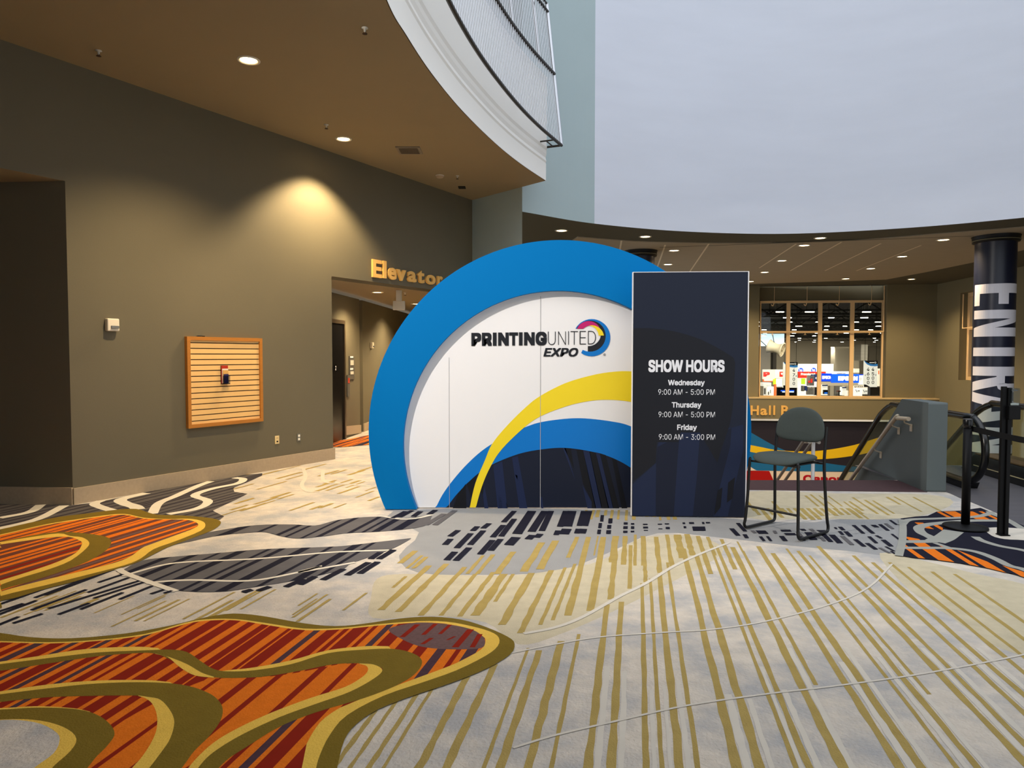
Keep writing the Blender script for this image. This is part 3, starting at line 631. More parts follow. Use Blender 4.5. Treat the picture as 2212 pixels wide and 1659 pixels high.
band([(-600,1444),(-60,1444)]+cz([(0,300),(200,275),(400,252),(600,243),(700,240),(770,250),(830,290),(880,320),(940,330),(1050,325),(1200,300),(1350,255),(1500,240),(1620,237),(1700,255),(1738,285),(1720,330),(1650,380),(1500,440),(1300,500),(1150,560),(1020,640),(930,700),(860,780)],*Z2),
     [(-600,1458),(-60,1458)]+cz([(0,328),(150,305),(400,268),(560,255),(640,257),(720,290),(800,330),(880,354),(980,357),(1100,350),(1250,325),(1380,300),(1500,297),(1560,310),(1575,325),(1540,360),(1440,415),(1300,465),(1150,520),(1000,590),(900,650),(840,700),(780,780)],*Z2), iO)
band([(-600,1512),(-60,1512)]+cz([(0,425),(200,400),(400,380),(600,375),(750,385),(850,415),(900,450),(918,490),(905,540),(860,600),(800,660),(760,715),(700,790)],*Z2),
     [(-600,1530),(-60,1530)]+cz([(0,457),(200,437),(400,431),(560,430),(610,436),(660,447),(700,490),(718,540),(700,610),(660,670),(620,723),(560,800)],*Z2), iO)
band([(-600,1534),(-60,1534)]+cz([(0,488),(150,480),(300,485),(390,505),(450,545),(472,590),(440,640),(400,680),(365,723),(300,800)],*Z2),
     [(-600,1560),(-60,1560)]+cz([(0,530),(100,528),(200,540),(280,570),(315,610),(290,660),(220,723),(150,790)],*Z2), iO)
up()
band(cz([(640,256),(700,272),(770,300),(830,335),(880,352)],*Z2), cz([(640,258),(690,270),(740,312),(800,346),(882,357)],*Z2), iG)
band(cz([(1480,297),(1540,302),(1575,325),(1540,360),(1440,415),(1300,465),(1150,520),(1000,590),(900,650),(840,700),(780,780)],*Z2),
     cz([(1480,299),(1510,308),(1515,328),(1490,355),(1420,395),(1280,440),(1120,500),(980,565),(880,625),(800,700),(740,780)],*Z2), iG)
band(cz([(570,430),(610,436),(660,447),(700,490),(718,540),(700,610),(660,670),(620,723),(560,800)],*Z2),
     cz([(570,432),(600,442),(628,465),(646,510),(645,570),(620,630),(580,690),(550,723),(490,800)],*Z2), iG)
region([(-600,1562),(-60,1562)]+cz([(0,530),(100,528),(200,540),(280,570),(315,610),(290,660),(220,723),(150,800)],*Z2)+[(-60,1720),(-600,1720)], iG, 3)
up()
region([(-600,1563),(-60,1563)]+cz([(0,532),(80,532),(170,548),(235,585),(245,620),(220,670),(140,730),(80,790)],*Z2)+[(-60,1710),(-600,1710)], iB, 3)
up()
# navy and orange shape at the right
Z7 = (1900,1000,5.186)
region(cz([(235,630),(400,608),(540,600),(640,552),(900,542),(1130,510),(1230,550),(1330,600),(1440,640),(1618,712),(2200,930),(2200,1560),(1800,1380),(1618,1292),(1500,1255),(1200,1187),(900,1132),(600,1092),(380,1072),(220,1045),(255,900),(265,780),(255,690)],*Z7), iN, 0)
up()
hatch(worldpoly(cz([(550,602),(640,555),(800,550),(1000,552),(1190,550),(1330,625),(1330,650),(1040,635),(800,618)],*Z7),0), 1375, [(iOG,0.07,0.13,3),(iOG,0.03,0.05,2)], 0.06, 0.5, 3)
hatch(worldpoly(cz([(285,705),(330,672),(540,680),(700,700),(715,770),(560,742),(420,728)],*Z7),0), 1375, [(iOG,0.07,0.13,3),(iOG,0.03,0.05,2)], 0.06, 0.5, 4)
hatch(worldpoly(cz([(265,815),(480,872),(700,940),(870,985),(1000,1030),(1200,1115),(1400,1165),(1618,1232),(1900,1360),(1618,1290),(1200,1185),(900,1130),(600,1090),(380,1070),(222,1045),(255,900)],*Z7),0), 1375, [(iOG,0.07,0.13,3),(iOG,0.03,0.05,2)], 0.06, 0.5, 5)
region(cz([(1200,735),(1618,745),(1900,800),(1900,920),(1618,875),(1400,862),(1250,820)],*Z7), iAR, 3)
up()
for l, wd in [([(250,700),(330,645),(600,632),(900,622),(1110,605),(1240,570),(1230,550)],0.07),([(1330,652),(1000,655),(700,680),(520,702),(440,735),(470,790),(560,835),(620,880),(450,890),(260,890)],0.09),([(620,890),(720,850),(790,800),(830,770)],0.16),([(255,960),(500,962),(700,962),(900,975),(1100,1010),(1300,1085),(1450,1160),(1618,1205),(1900,1330)],0.07),([(1070,835),(1150,880),(1350,940),(1618,990),(1900,1080)],0.07),([(620,905),(800,965),(900,975)],0.05),([(1240,570),(1420,640),(1600,745)],0.07),([(245,640),(262,720),(255,880),(215,1050)],0.06)]:
    ribbon(cz(l,*Z7), wd, iSV)
up()
# orange patch in the elevator lobby
band([(716,952),(745,951),(775,945),(800,940),(860,932)], [(716,966),(745,966),(775,963),(800,961),(860,955)], iO4, 3)
FZ = LZ[0]+0.0005
struct('floor', fl, CM)

# stairs going down, parapet
sd = Vector((0.115,1,0)).normalized(); sr = Vector((sd.y,-sd.x,0))
mb = MB(); S0 = Vector((4.86,9.07,0)); wdt = 3.6
for k in range(15):
    z = -0.17*(k+2); a = S0+sd*(0.285*k); b = a+sd*0.285
    mb.prism([a, b, b-sr*wdt, a-sr*wdt], (0,0,0.17))
    for i in range(len(mb.v)-16, len(mb.v)): mb.v[i] = (mb.v[i][0], mb.v[i][1], mb.v[i][2]+z)
struct('stairs', mb, M_sill)

# ------------------------------------------------------------------ parapet wall beside the stairs, with its hand rail
pP0 = F(2001,1062.5); pQ = pP0+sd*6
def PP(px, py, off=0.0): return W(px, py, pP0-sr*off, pQ-sr*off)
ptop = PP(2003,869.5).z; pc = PP(1948,866.5); p2 = PP(1929,898.5); slope = (p2.z-pc.z)/((p2-pc).xy.length)
lc = (pc-pP0).xy.length; le = lc+2.6
side = [(0,0),(lc,0) ] ; zf = ptop+slope*(le-lc)
def pt(l, z): v = pP0+sd*l; return Vector((v.x,v.y,z))
tk = 0.215
mb = MB(); mb.prism([pt(0,-0.0),pt(0,ptop),pt(lc,ptop),pt(le,zf),pt(le,-2.4),pt(0.8,-2.4),pt(0.8,0)], sr*tk)
pw = thing('stair_parapet_wall', 'thick blue-grey parapet wall sloping down beside the staircase', 'wall', pP0)
obj('wall_body', mb, mat('parapet_blue_grey', (90,98,98), 0.6, var=0.04, vscale=3), pw, bevel=0.02)
M_rail = mat('handrail_taupe', (190,174,150), 0.35, spec=0.5)
hr = [PP(1963,905,0.09), PP(1940,903.5,0.09), PP(1933,905,0.09), PP(1880,977.5,0.09)]
far = hr[-1]+(hr[-1]-hr[-2])*2.2
th = thing('wall_handrail', 'pale metal handrail fixed along the blue-grey parapet wall', 'handrail', (hr[0].x,hr[0].y,hr[0].z-0.1))
mb = MB(); mb.tube(smooth(hr[:3]+[hr[3],far],5), 0.026, 12); obj('rail', mb, M_rail, th)
def bracket(P, par):
    mb = MB(); b0 = P+Vector((0,0,-0.02)); w0 = Vector((P.x,P.y,0))+sr*0.088
    mb.tube(smooth([b0, b0+Vector((0,0,-0.03))+sr*0.01, Vector((w0.x-sr.x*0.03,w0.y-sr.y*0.03,P.z-0.07)), Vector((w0.x,w0.y,P.z-0.09))],4), 0.009, 8)
    mb.box((w0.x-sr.x*0.006,w0.y-sr.y*0.006,P.z-0.11), (0.012,0.05,0.09), R=Matrix.Rotation(math.atan2(sd.y,sd.x)-math.pi/2,3,'Z'))
    obj('bracket', mb, M_rail, par)
bracket(PP(1953,904.5,0.09), th); bracket(PP(1927,912,0.09), th); bracket(PP(1889,965,0.09), th)
# middle stair rail on a white post
mp = D(1757,951,9.6); me_ = mp+sd*2.8; mz = -0.57
th = thing('stair_middle_handrail', 'grey double handrail on a white post in the middle of the stairs', 'handrail', (mp.x,mp.y,-0.5))
mb = MB(); mb.tube([(mp.x,mp.y,mp.z-0.02),(mp.x,mp.y,-1.0)], 0.024, 10); obj('post', mb, mat('post_white', (226,222,216), 0.4), th)
for s_, x0 in ((-1,-0.12),(1,0.0)):
    a = mp+sr*x0; mb = MB(); mb.tube([a-sd*0.25+Vector((0,0,0.0)), a, a+sd*2.8+Vector((0,0,2.8*mz))], 0.022, 10)
    obj('rail', mb, mat('rail_grey', (150,142,130), 0.35, spec=0.5), th)
mb = MB(); a = mp; mb.tube([a+Vector((0,0,-0.03)), a-sr*0.12+Vector((0,0,-0.03))], 0.014, 8); obj('rail_bracket', mb, M_rail, th)

# ------------------------------------------------------------------ escalator balustrades
M_blk = mat('rubber_black', (8,8,9), 0.25, spec=0.5)
M_gl = glass_mat('balustrade_glass', (232,238,232))
M_bronze = mat('deck_bronze', (120,92,58), 0.35, metal=0.6)
M_chrome = mat('chrome', (200,200,200), 0.15, metal=1.0)
ed = Vector((0.12,1,0)).normalized(); er = Vector((ed.y,-ed.x,0))
def balustrade(name, label, P0, ztop, zbot, lf, sl, length, deck):
    P0 = Vector((P0[0],P0[1],0))
    th = thing(name, label, 'escalator', P0)
    def q(l, z, o=0.0): v = P0+ed*l+er*o; return Vector((v.x,v.y,z))
    r = (ztop-zbot)/2; zc = (ztop+zbot)/2
    prof = [(r*0.2+0.35, zbot)]+[(r-math.sin(t)*r*0.95, zc-math.cos(t)*r) for t in [k*math.pi/14 for k in range(1,14)]]+[(r+0.1,ztop)]
    top = [(lf-0.25,ztop),(lf,ztop-0.02),(lf+0.35,ztop-0.16*sl/0.75),(lf+0.8,ztop-0.16-0.43*sl)]
    path = prof+top; l2 = length; z2 = top[-1][1]-(l2-top[-1][0])*sl; path.append((l2,z2))
    P = [q(l,z) for l,z in path]
    mb = MB(); mb.tube(smooth(P,3), 0.042, 12); obj('handrail', mb, M_blk, th)
    # glass panel between rail and skirt
    up_ = [(l,z) for l,z in path if True]; g = MB()
    low = [(l, min(z-0.02, zbot if l < lf else zbot-(l-lf)*sl)) for l,z in up_]
    n = len(up_)
    g.prism([q(l,z,-0.006) for l,z in up_]+[q(l2,z2-(ztop-zbot),-0.006),q(lf,zbot,-0.006)], er*0.012); obj('glass_panel', g, M_gl, th)
    if deck:
        d = MB(); d.prism([q(0.55,zbot+0.04,-0.20),q(lf,zbot+0.04,-0.20),q(l2,zbot+0.04-(l2-lf)*sl,-0.20),q(l2,zbot-0.35-(l2-lf)*sl,-0.20),q(lf,zbot-0.2,-0.20),q(lf,0,-0.20),q(0.25,0,-0.20),q(0.3,zbot-0.05,-0.20)], er*0.38); obj('skirt', d, M_blk, th, bevel=0.02)
        d = MB(); d.prism([q(0.55,zbot+0.045,-0.19),q(lf,zbot+0.045,-0.19),q(lf+0.0,zbot+0.06,-0.19),q(0.6,zbot+0.06,-0.19)], er*0.36); obj('deck_cover', d, M_bronze, th)
        d = MB(); d.prism([q(0.3,0.09,-0.207),q(lf,0.09,-0.207),q(lf,0.1,-0.207),q(0.3,0.1,-0.207)], er*0.006); obj('skirt_trim', d, mat('trim_cream', (214,196,150), 0.4), th)
    else:
        d = MB(); d.prism([q(0.35,0,-0.09),q(0.3,zbot-0.02,-0.09),q(lf,zbot-0.02,-0.09),q(l2,zbot-0.02-(l2-lf)*sl,-0.09),q(l2,zbot-0.4-(l2-lf)*sl,-0.09),q(lf,zbot-0.3,-0.09),q(lf,0,-0.09)], er*0.18); obj('skirt', d, M_blk, th, bevel=0.015)
    return th
balustrade('escalator_balustrade', 'black escalator handrail with rounded end just right of the blue-grey parapet', F(2107,1058)-Vector((0.05,0.25,0)), 0.86, 0.10, 2.68, 0.76, 6.5, False)
pr = F(2212,1042); pr = Vector((pr.x,pr.y,0))
balustrade('escalator_balustrade', 'black escalator handrail over bronze deck in front of the lettered column', pr-ed*2.2, 0.95, 0.2, 3.0, 0.7, 6.5, True)
# escalator steps between them (comb plate and treads)
th = thing('escalator_steps', 'grey escalator treads descending between the two black handrails', 'escalator', (6.1,10.2,0))
for k in range(8):
    a = Vector((5.83,10.1,-0.03))+ed*(0.4*k)+Vector((0,0,-0.3*k if k else 0)); mb = MB()
    mb.prism([a-er*0.0,a+er*0.5,a+er*0.5+ed*0.4,a+ed*0.4], (0,0,-0.28)); obj('step', mb, mat('step_grey', (70,70,72), 0.4, metal=0.5), th)

# ------------------------------------------------------------------ arch display
BLUE = mat('print_blue', (0,116,184), 0.6, spec=0.08); BLUE2 = mat('print_bright_blue', (0,120,205), 0.45)
YEL = mat('print_yellow', (252,222,40), 0.5); NAVY = mat('print_navy', (20,27,46), 0.5); NAVY2 = mat('print_navy_light', (26,38,72), 0.5)
INK = mat('print_black', (30,32,38), 0.5); INKN = mat('print_night', (12,14,22), 0.5); WHT = mat('board_white', (246,243,241), 0.5); MAG = mat('print_magenta', (200,30,110), 0.5)
YR = F(1106,1101.8).y; YP = YR+0.085
root = thing('arch_display', 'tall round white arch sign with a thick blue ring standing on the carpet', 'display', (0.5,YR,FZ))
oc, orad = (0.495,0.804), 1.974; ic, irad = (0.477,0.661), 1.603
def circ_clip(c, r, n=90):
    a0 = math.asin(max(-1,(FZ-c[1])/r)); a1 = math.pi-a0
    return [(c[0]+r*math.cos(a0+(a1-a0)*k/n), c[1]+r*math.sin(a0+(a1-a0)*k/n)) for k in range(n+1)]
oo, ii = circ_clip(oc,orad), circ_clip(ic,irad)
mb = MB(); n = len(oo); dep = 0.20
vs = []
for y in (YR, YR+dep):
    vs += [(x,y,z) for x,z in oo]+[(x,y,z) for x,z in ii]
fs = []
for k in range(n-1):
    fs += [(k,n+k,n+k+1,k+1), (2*n+k,2*n+k+1,3*n+k+1,3*n+k), (k,k+1,2*n+k+1,2*n+k), (n+k,3*n+k,3*n+k+1,n+k+1)]
for k in (0,n-1): fs.append((k,2*n+k,3*n+k,n+k))
mb.add(vs, fs); obj('ring', mb, BLUE, root)
mb = MB(); bk = circ_clip(ic, irad+0.05)
mb.prism([(x,YP,z) for x,z in bk], (0,0.03,0))
PLZ = [0.0]
def AP(px, py): return D(px, py, YP-0.0005-PLZ[0])
def aband(a, b, m):
    p = smooth([AP(*q) for q in a], 5); q = smooth([AP(*q) for q in b], 5)
    mb.add([(v.x,YP-0.0005-PLZ[0],max(v.z,FZ+0.001)) for v in p+q[::-1]], [list(range(len(p)+len(q)))], m)
navy_top = [(963,1099),(989,1065),(1029,1026),(1064,1003),(1119,981),(1168,971),(1220,967.4),(1278,975.5),(1322,988.6),(1362,1010),(1410,1046),(1450,1099)]
blue_top = [(940,1099),(960,1062),(995,1017.5),(1032,981),(1064,958),(1098,939),(1134,923),(1168,912),(1220,904.7),(1264,903.8),(1322,910.5),(1362,920.6),(1420,950),(1472,1000),(1500,1060)]
aband(blue_top, [(940,1108),(1100,1108),(1300,1108),(1500,1108)], 1)
PLZ[0] += 0.0008
aband(navy_top, [(963,1109),(1100,1109),(1300,1109),(1450,1109)], 2)
PLZ[0] += 0.0008
ZP = (960,640,3.457)
def apoly(pts, m): mb.add([AP(*q) for q in cz(pts,*ZP)], [list(range(len(pts)))], m)
for q in [[(365,1262),(432,1232),(470,1590),(398,1590)],[(505,1205),(548,1192),(620,1590),(560,1590)],[(288,1480),(300,1420),(330,1590),(300,1590)],[(885,1135),(905,1133),(980,1385)],[(1030,1410),(1100,1535),(1100,1590),(1070,1590)],[(1035,1152),(1085,1160),(1180,1592),(1130,1592)],[(1130,1165),(1160,1172),(1265,1592),(1225,1592)],[(710,1495),(730,1500),(740,1590),(725,1590)]]: apoly(q, 3)
for q in [[(895,1134),(945,1136),(968,1290)],[(985,1142),(1035,1148),(1135,1592),(1100,1592),(1100,1535),(1035,1400)],[(1082,1158),(1130,1166),(1232,1592),(1175,1592)],[(1160,1172),(1205,1186),(1308,1592),(1262,1592)],[(1250,1206),(1285,1222),(1368,1592),(1325,1592)],[(100,1480),(160,1400),(165,1590),(60,1590)],[(165,1400),(240,1335),(200,1500)],[(250,1440),(290,1400),(285,1480)],[(400,1490),(425,1500),(435,1590),(412,1590)],[(528,1330),(545,1340),(545,1372)],[(455,1530),(475,1560),(470,1590),(458,1590)]]: apoly(q, 4)
PLZ[0] += 0.0008
aband([(1014.0,1108),(1014.4,1099),(1026.5,1045),(1046.8,995.8),(1062.7,959.6),(1093,922),(1133.6,881.5),(1166.8,855.5),(1220.3,828),(1278.2,810.7),(1321.6,803.4),(1360.6,802),(1420,808),(1470,822)],
      [(1027,1108),(1027.4,1099),(1041,1050.8),(1059.8,1007.4),(1084.4,969.8),(1132.1,923.5),(1168.3,898.9),(1220.3,878.6),(1263.7,867.9),(1307.1,863.6),(1360.6,867.7),(1420,884),(1480,915)], 5)
PLZ[0] += 0.0008
for x, y0 in ((970.5,772),(1167.5,640)):
    a, b = AP(x-0.2,y0), AP(x+0.2,1100); mb.add([(a.x,a.y,a.z),(b.x,a.y,a.z),(b.x,a.y,b.z),(a.x,a.y,b.z)], [(0,1,2,3)], 6)
bpan = obj('back_panel', mb, [WHT, BLUE2, NAVY, NAVY2, INKN, YEL, mat('seam_grey', (178,176,176), 0.6)], root)
# printed logo
mb = MB(); Y0 = YP-0.005
def AL(px, py): return D(px, py, Y0)
def lettering(body, x0, x1, yb, yt, m, bold, shear=0, ref=None, spacing=1.0, yb2=None):
    a, b, c = AL(x0,yb), AL(x1,yb if yb2 is None else yb2), AL(x0,yt)
    text_on(mb, body, a, b-a, (0,0,1), width=(b-a).length, height=c.z-a.z, bold=bold, shear=shear, m=m, capref=ref, spacing=spacing)
for ch, x0, x1 in [('P',1018.2,1039.5),('R',1041,1062.5),('I',1064.6,1072.8),('N',1076,1099),('T',1100,1119),('I',1121,1128.8),('N',1132,1155),('G',1157,1181.2)]:
    yb = 747.6-(x0-1018)*0.0125; yt = 719-(x0-1018)*0.0125
    if ch == 'I':
        a, b, c = AL(x0,yb), AL(x1,yb), AL(x0,yt); mb.add([a,b,(b.x,b.y,c.z),c], [(0,1,2,3)], 0)
    else: lettering(ch, x0, x1, yb+(0.6 if ch == 'G' else 0), yt-(0.6 if ch == 'G' else 0), 0, 0.044)
for ch, x0, x1 in [('U',1183.6,1200.2),('N',1205.6,1222.3),('I',1227.4,1229),('T',1232.3,1248.3),('E',1252,1265.8),('D',1270,1287.2)]:
    yb = 745.4-(x0-1183)*0.018; yt = 716.2-(x0-1183)*0.018
    if ch == 'I':
        a, b, c = AL(x0,yb), AL(x1-0.2,yb), AL(x0,yt); mb.add([a,b,(b.x,b.y,c.z),c], [(0,1,2,3)], 0)
    else: lettering(ch, x0, x1, yb, yt, 0, -0.024)
lettering('EXPO', 1174, 1249, 770.5, 751.5, 0, 0.026, 0.22)
# the open colour ring of the logo
lc_ = AL(1278.2,729.5); s1 = (AL(1279.2,729.5).x-lc_.x)
def larc(cx, cy, r, ox, oy, r2, a0, a1, m, b0=None, b1=None):
    global mb
    n = 40; b0 = a0 if b0 is None else b0; b1 = a1 if b1 is None else b1
    p = [(lc_.x+s1*(cx+r*math.cos(math.radians(a0+(a1-a0)*k/n))), Y0, lc_.z+s1*(cy+r*math.sin(math.radians(a0+(a1-a0)*k/n)))) for k in range(n+1)]
    q = [(lc_.x+s1*(ox+r2*math.cos(math.radians(b0+(b1-b0)*k/n))), Y0, lc_.z+s1*(oy+r2*math.sin(math.radians(b0+(b1-b0)*k/n)))) for k in range(n+1)]
    mb.add(p+q, [(k,k+1,n+1+k+1,n+1+k) for k in range(n)], m)
def ring_pts(cx, cy, r, a0, a1, n=32): return [(cx+r*math.cos(math.radians(a0+(a1-a0)*k/n)), cy+r*math.sin(math.radians(a0+(a1-a0)*k/n))) for k in range(n+1)]
def lshape(p, q, m):
    global Y0
    v = [(lc_.x+s1*x, Y0, lc_.z+s1*y) for x,y in p+q]; n = len(p)
    mb.add(v, [(k,k+1,n+k+1,n+k) for k in range(n-1)], m); Y0 -= 0.0006
lshape(ring_pts(0,0,40.2,151,-124.5), ring_pts(-3.5,3.5,33.6,152,-118), 1)
lshape(ring_pts(-3.5,3.5,33.6,152,-98), ring_pts(-6.9,8.8,26.9,155,-93), 0)
lshape(ring_pts(-6.9,8.8,27.0,157,5), ring_pts(0,0,26.6,134,24), 2)
lshape(ring_pts(0,0,26.7,100,10), ring_pts(-7,4,21.7,84,2), 3)
Y0 += 0.0024
# registered mark
c_ = AL(1306,766); n = 20
mb.add([(c_.x+0.0135*math.cos(6.283*k/n),Y0,c_.z+0.0135*math.sin(6.283*k/n)) for k in range(n)]+[(c_.x+0.011*math.cos(6.283*k/n),Y0,c_.z+0.011*math.sin(6.283*k/n)) for k in range(n)], [(k,(k+1) % n,n+(k+1) % n,n+k) for k in range(n)], 0)
text_on(mb, 'R', (c_.x-0.006,Y0,c_.z-0.007), (1,0,0), (0,0,1), width=0.011, height=0.014, bold=0.01)
obj('printed_logo', mb, [INK, BLUE2, MAG, YEL], bpan)

# ------------------------------------------------------------------ show hours board
q0, q1 = F(1365,1116), F(1609,1119); bu = (q1-q0).normalized(); bn = Vector((bu.y,-bu.x,0)); bw = (q1-q0).length; bh = 2.405
root = thing('show_hours_sign', 'tall dark navy show hours board with white lettering beside the arch', 'sign', ((q0.x+q1.x)/2,(q0.y+q1.y)/2,FZ))
BO = Vector((q0.x,q0.y,FZ))
def bp(u, z, o=0.0): v = BO+bu*u+bn*o; return Vector((v.x,v.y,FZ+z))
mb = MB(); mb.prism([bp(-0.008,0,-0.003),bp(bw+0.012,0,-0.003),bp(bw+0.012,bh+0.006,-0.003),bp(-0.008,bh+0.006,-0.003)], -bn*0.05); obj('board', mb, WHT, root)
mb = MB(); mb.prism([bp(0,0,0),bp(bw,0,0),bp(bw,bh,0),bp(0,bh,0)], -bn*0.003)
def SB(px, py, o): return W(px, py, BO+bn*o, BO+bu*2+bn*o)
ZS = (1340,570,2.91)
NV = mat('board_navy', (25,32,50), 0.5); NVD = mat('board_charcoal', (22,24,32), 0.5); NVL = mat('board_blue', (26,37,66), 0.5); NVS = mat('board_shade', (19,26,46), 0.5); NVB = mat('board_black', (13,15,24), 0.5)
def sp_(pts, m, o, clip=True):
    vs = [SB(x,y,o) for x,y in cz(pts,*ZS)]
    out = []
    for v in vs:
        u_ = min(max((v-BO).dot(bu), 0.002), bw-0.002); q_ = BO+bu*u_+bn*o; out.append((q_.x,q_.y,max(v.z,FZ+0.002)))
    mb.add(out, [list(range(len(out)))], m)
sp_([(78,1385),(225,1250),(235,1150),(250,1070),(330,1030),(700,1030),(772,1010),(772,1588),(78,1588)], 2, 0.0006)
sp_([(225,1250),(235,1150),(372,1080),(362,1200),(335,1588),(222,1588)], 3, 0.0012)
sp_([(500,1080),(650,1060),(700,1030),(690,1150),(625,1400),(585,1588),(455,1588),(480,1350)], 3, 0.0012)
sp_([(770,1185),(772,1200),(772,1588),(675,1588),(700,1480),(735,1330)], 3, 0.0012)
cc = [(62,408),(100,404),(170,404),(250,410),(340,424),(430,448),(510,476),(590,516),(650,550),(712,590),(722,620),(715,760),(706,900),(690,1000),(672,1060),(640,1150),(610,1250),(520,1100),(500,1060),(380,1060),(366,1120),(230,1120),(222,1250),(150,1310),(82,1365)]
sp_(cc, 1, 0.0018)
for q in [[(612,1425),(642,1405),(630,1530),(590,1580)],[(678,1375),(722,1340),(705,1475),(670,1500)]]: sp_(q, 4, 0.0024)
pface = obj('printed_face', mb, [NV, NVD, NVL, NVS, NVB], root)
mb = MB(); TW = mat('lettering_white', (240,240,244), 0.5)
def line(body, x0, x1, yb, yt, bold, ref='H'):
    mb = MB()
    a, b, c = [SB(x,y,0.003) for x,y in cz([(x0,yb),(x1,yb),(x0,yt)],*ZS)]
    text_on(mb, body, a, bu, (0,0,1), width=(b-a).length, height=c.z-a.z, bold=bold, capref=ref)
    obj('heading' if body == 'SHOW HOURS' else ('opening_hours' if body[0] == '9' else 'day_name'), mb, TW, pface)
line('SHOW HOURS', 176, 655, 680, 604, 0.034)
line('Wednesday', 300, 530, 763, 729, 0.024); line('9:00 AM - 5:00 PM', 238, 594, 822, 788, 0.0)
line('Thursday', 323, 509, 903, 869, 0.024); line('9:00 AM - 5:00 PM', 240, 595, 963, 929, 0.0)
line('Friday', 357, 481, 1044, 1010, 0.024); line('9:00 AM - 3:00 PM', 242, 596, 1104, 1070, 0.0)
# rear prop of the board
mb = MB(); mb.prism([bp(bw*0.5-0.02,0.02,-0.055),bp(bw*0.5-0.02,1.2,-0.055),bp(bw*0.5-0.02,0.02,-0.16)], bu*0.04); obj('prop', mb, INKN, root)

# ------------------------------------------------------------------ counter chair
M_tube = mat('tube_black', (7,7,8), 0.4, spec=0.5); M_fab = mat('seat_fabric_grey', (66,74,72), 0.9, var=0.1, vscale=60, bump=0.3, bscale=500)
fc = (F(1604,1144)+F(1727.6,1172))/2; ang = math.atan2(-0.8,0.6)
chair = thing('counter_chair', 'tall black framed chair with grey padded seat and back', 'chair', (fc.x,fc.y,FZ), rotz=ang)
ORG[chair.name] = Vector((0,0,0))
wx = 0.268
for s_ in (-1,1):
    P = [(s_*0.232,0.03,0.655),(s_*0.24,0.03,0.62),(s_*0.252,0.022,0.3),(s_*0.262,0.008,0.1),(s_*0.268,0.0,0.05),(s_*0.268,0.02,0.018),(s_*0.268,0.06,0.0115),(s_*0.268,0.25,0.0115),(s_*0.268,0.42,0.0115),(s_*0.268,0.475,0.02),(s_*0.266,0.485,0.06),(s_*0.262,0.475,0.12),(s_*0.252,0.455,0.35),(s_*0.245,0.44,0.62),(s_*0.243,0.455,0.78),(s_*0.243,0.475,0.955)]
    mb = MB(); mb.tube(smooth(P,4), 0.0135, 12); obj('sled_leg', mb, M_tube, chair)
mb = MB(); mb.tube([(-0.256,0.018,0.215),(0.256,0.018,0.215)], 0.0105, 10); obj('footrest', mb, M_tube, chair)
mb = MB(); mb.tube([(-0.238,0.06,0.628),(0.238,0.06,0.628)], 0.0105, 10); mb.tube([(-0.245,0.42,0.628),(0.245,0.42,0.628)], 0.0105, 10); mb.box((0,0.24,0.636), (0.40,0.38,0.012)); obj('seat_support', mb, M_tube, chair)
# upholstered seat: rounded plan, crowned top, dropped front edge
def pad(nu, nv, fn):
    mb = MB(); vs = []; fs = []
    for i in range(nu+1):
        for j in range(nv): vs.append(fn(i/nu, 2*math.pi*j/nv))
    for i in range(nu):
        for j in range(nv): fs.append((i*nv+j, i*nv+(j+1) % nv, (i+1)*nv+(j+1) % nv, (i+1)*nv+j))
    return mb.add(vs, fs, 0, True)
def sup(t, e): c = math.cos(t); s_ = math.sin(t); return (math.copysign(abs(c)**e, c), math.copysign(abs(s_)**e, s_))
def seatf(i, t):
    a = i*math.pi; r = math.sin(a)**0.35 if 0 < i < 1 else 0.0001
    c, s_ = sup(t, 0.62); x = 0.245*c*r; y = 0.235*s_*r*(1.0+0.0*c)
    x *= 1.0-0.10*(y/0.235)
    z = 0.668-math.cos(a)*0.036*(1 if a > math.pi/2 else 0.8)
    z += -0.035*max(0, (-y-0.08)/0.16)**2+0.012*(x/0.245)**2
    return (x, 0.235+y, z)
obj('seat', pad(16, 48, seatf), M_fab, chair)
def backf(i, t):
    a = i*math.pi; r = math.sin(a)**0.3 if 0 < i < 1 else 0.0001
    c, s_ = math.cos(t), math.sin(t)
    if s_ >= 0: cx, sx = sup(t, 0.92); z = 0.90+0.215*sx*r
    else: cx, sx = sup(t, 0.6); z = 0.90+0.098*sx*r
    x = 0.24*cx*r
    y = 0.445-math.cos(a)*0.024-0.05*(1-(x/0.24)**2)*-0.5+(z-0.9)*0.12
    return (x, y, z)
obj('backrest', pad(14, 56, backf), M_fab, chair)
for s_ in (-1,1):
    mb = MB(); mb.tube([(s_*0.243,0.462,0.86),(s_*0.19,0.475,0.87)], 0.009, 8); obj('back_bracket', mb, M_tube, chair)

# ------------------------------------------------------------------ stanchion and the tall stand
M_st = mat('stanchion_black', (5,5,6), 0.5, spec=0.2)
bpnt = F(2085,1142); sx, sy = bpnt.x, bpnt.y
st = thing('barrier_post', 'black queue barrier post on a round base at the right', 'barrier', (sx,sy,FZ))
mb = MB(); mb.lathe([(0,0.0),(0.182,0.0),(0.185,0.006),(0.185,0.014),(0.178,0.02),(0.06,0.034),(0.03,0.038),(0,0.038)], (sx,sy,FZ), 48); obj('base', mb, M_st, st)
mb = MB(); mb.lathe([(0,0.03),(0.036,0.03),(0.036,0.93),(0,0.93)], (sx,sy,FZ), 24); obj('post', mb, M_st, st)
mb = MB(); mb.lathe([(0,0.93),(0.04,0.93),(0.042,0.95),(0.042,1.0),(0.036,1.012),(0,1.014)], (sx,sy,FZ), 24); obj('belt_head', mb, M_blk, st)
b0 = Vector((sx+0.03,sy,0.93)); b1 = D(2330,971,5.55)
mb = MB(); t = (b1-b0); nn = Vector((t.y,-t.x,0)).normalized()*0.0015
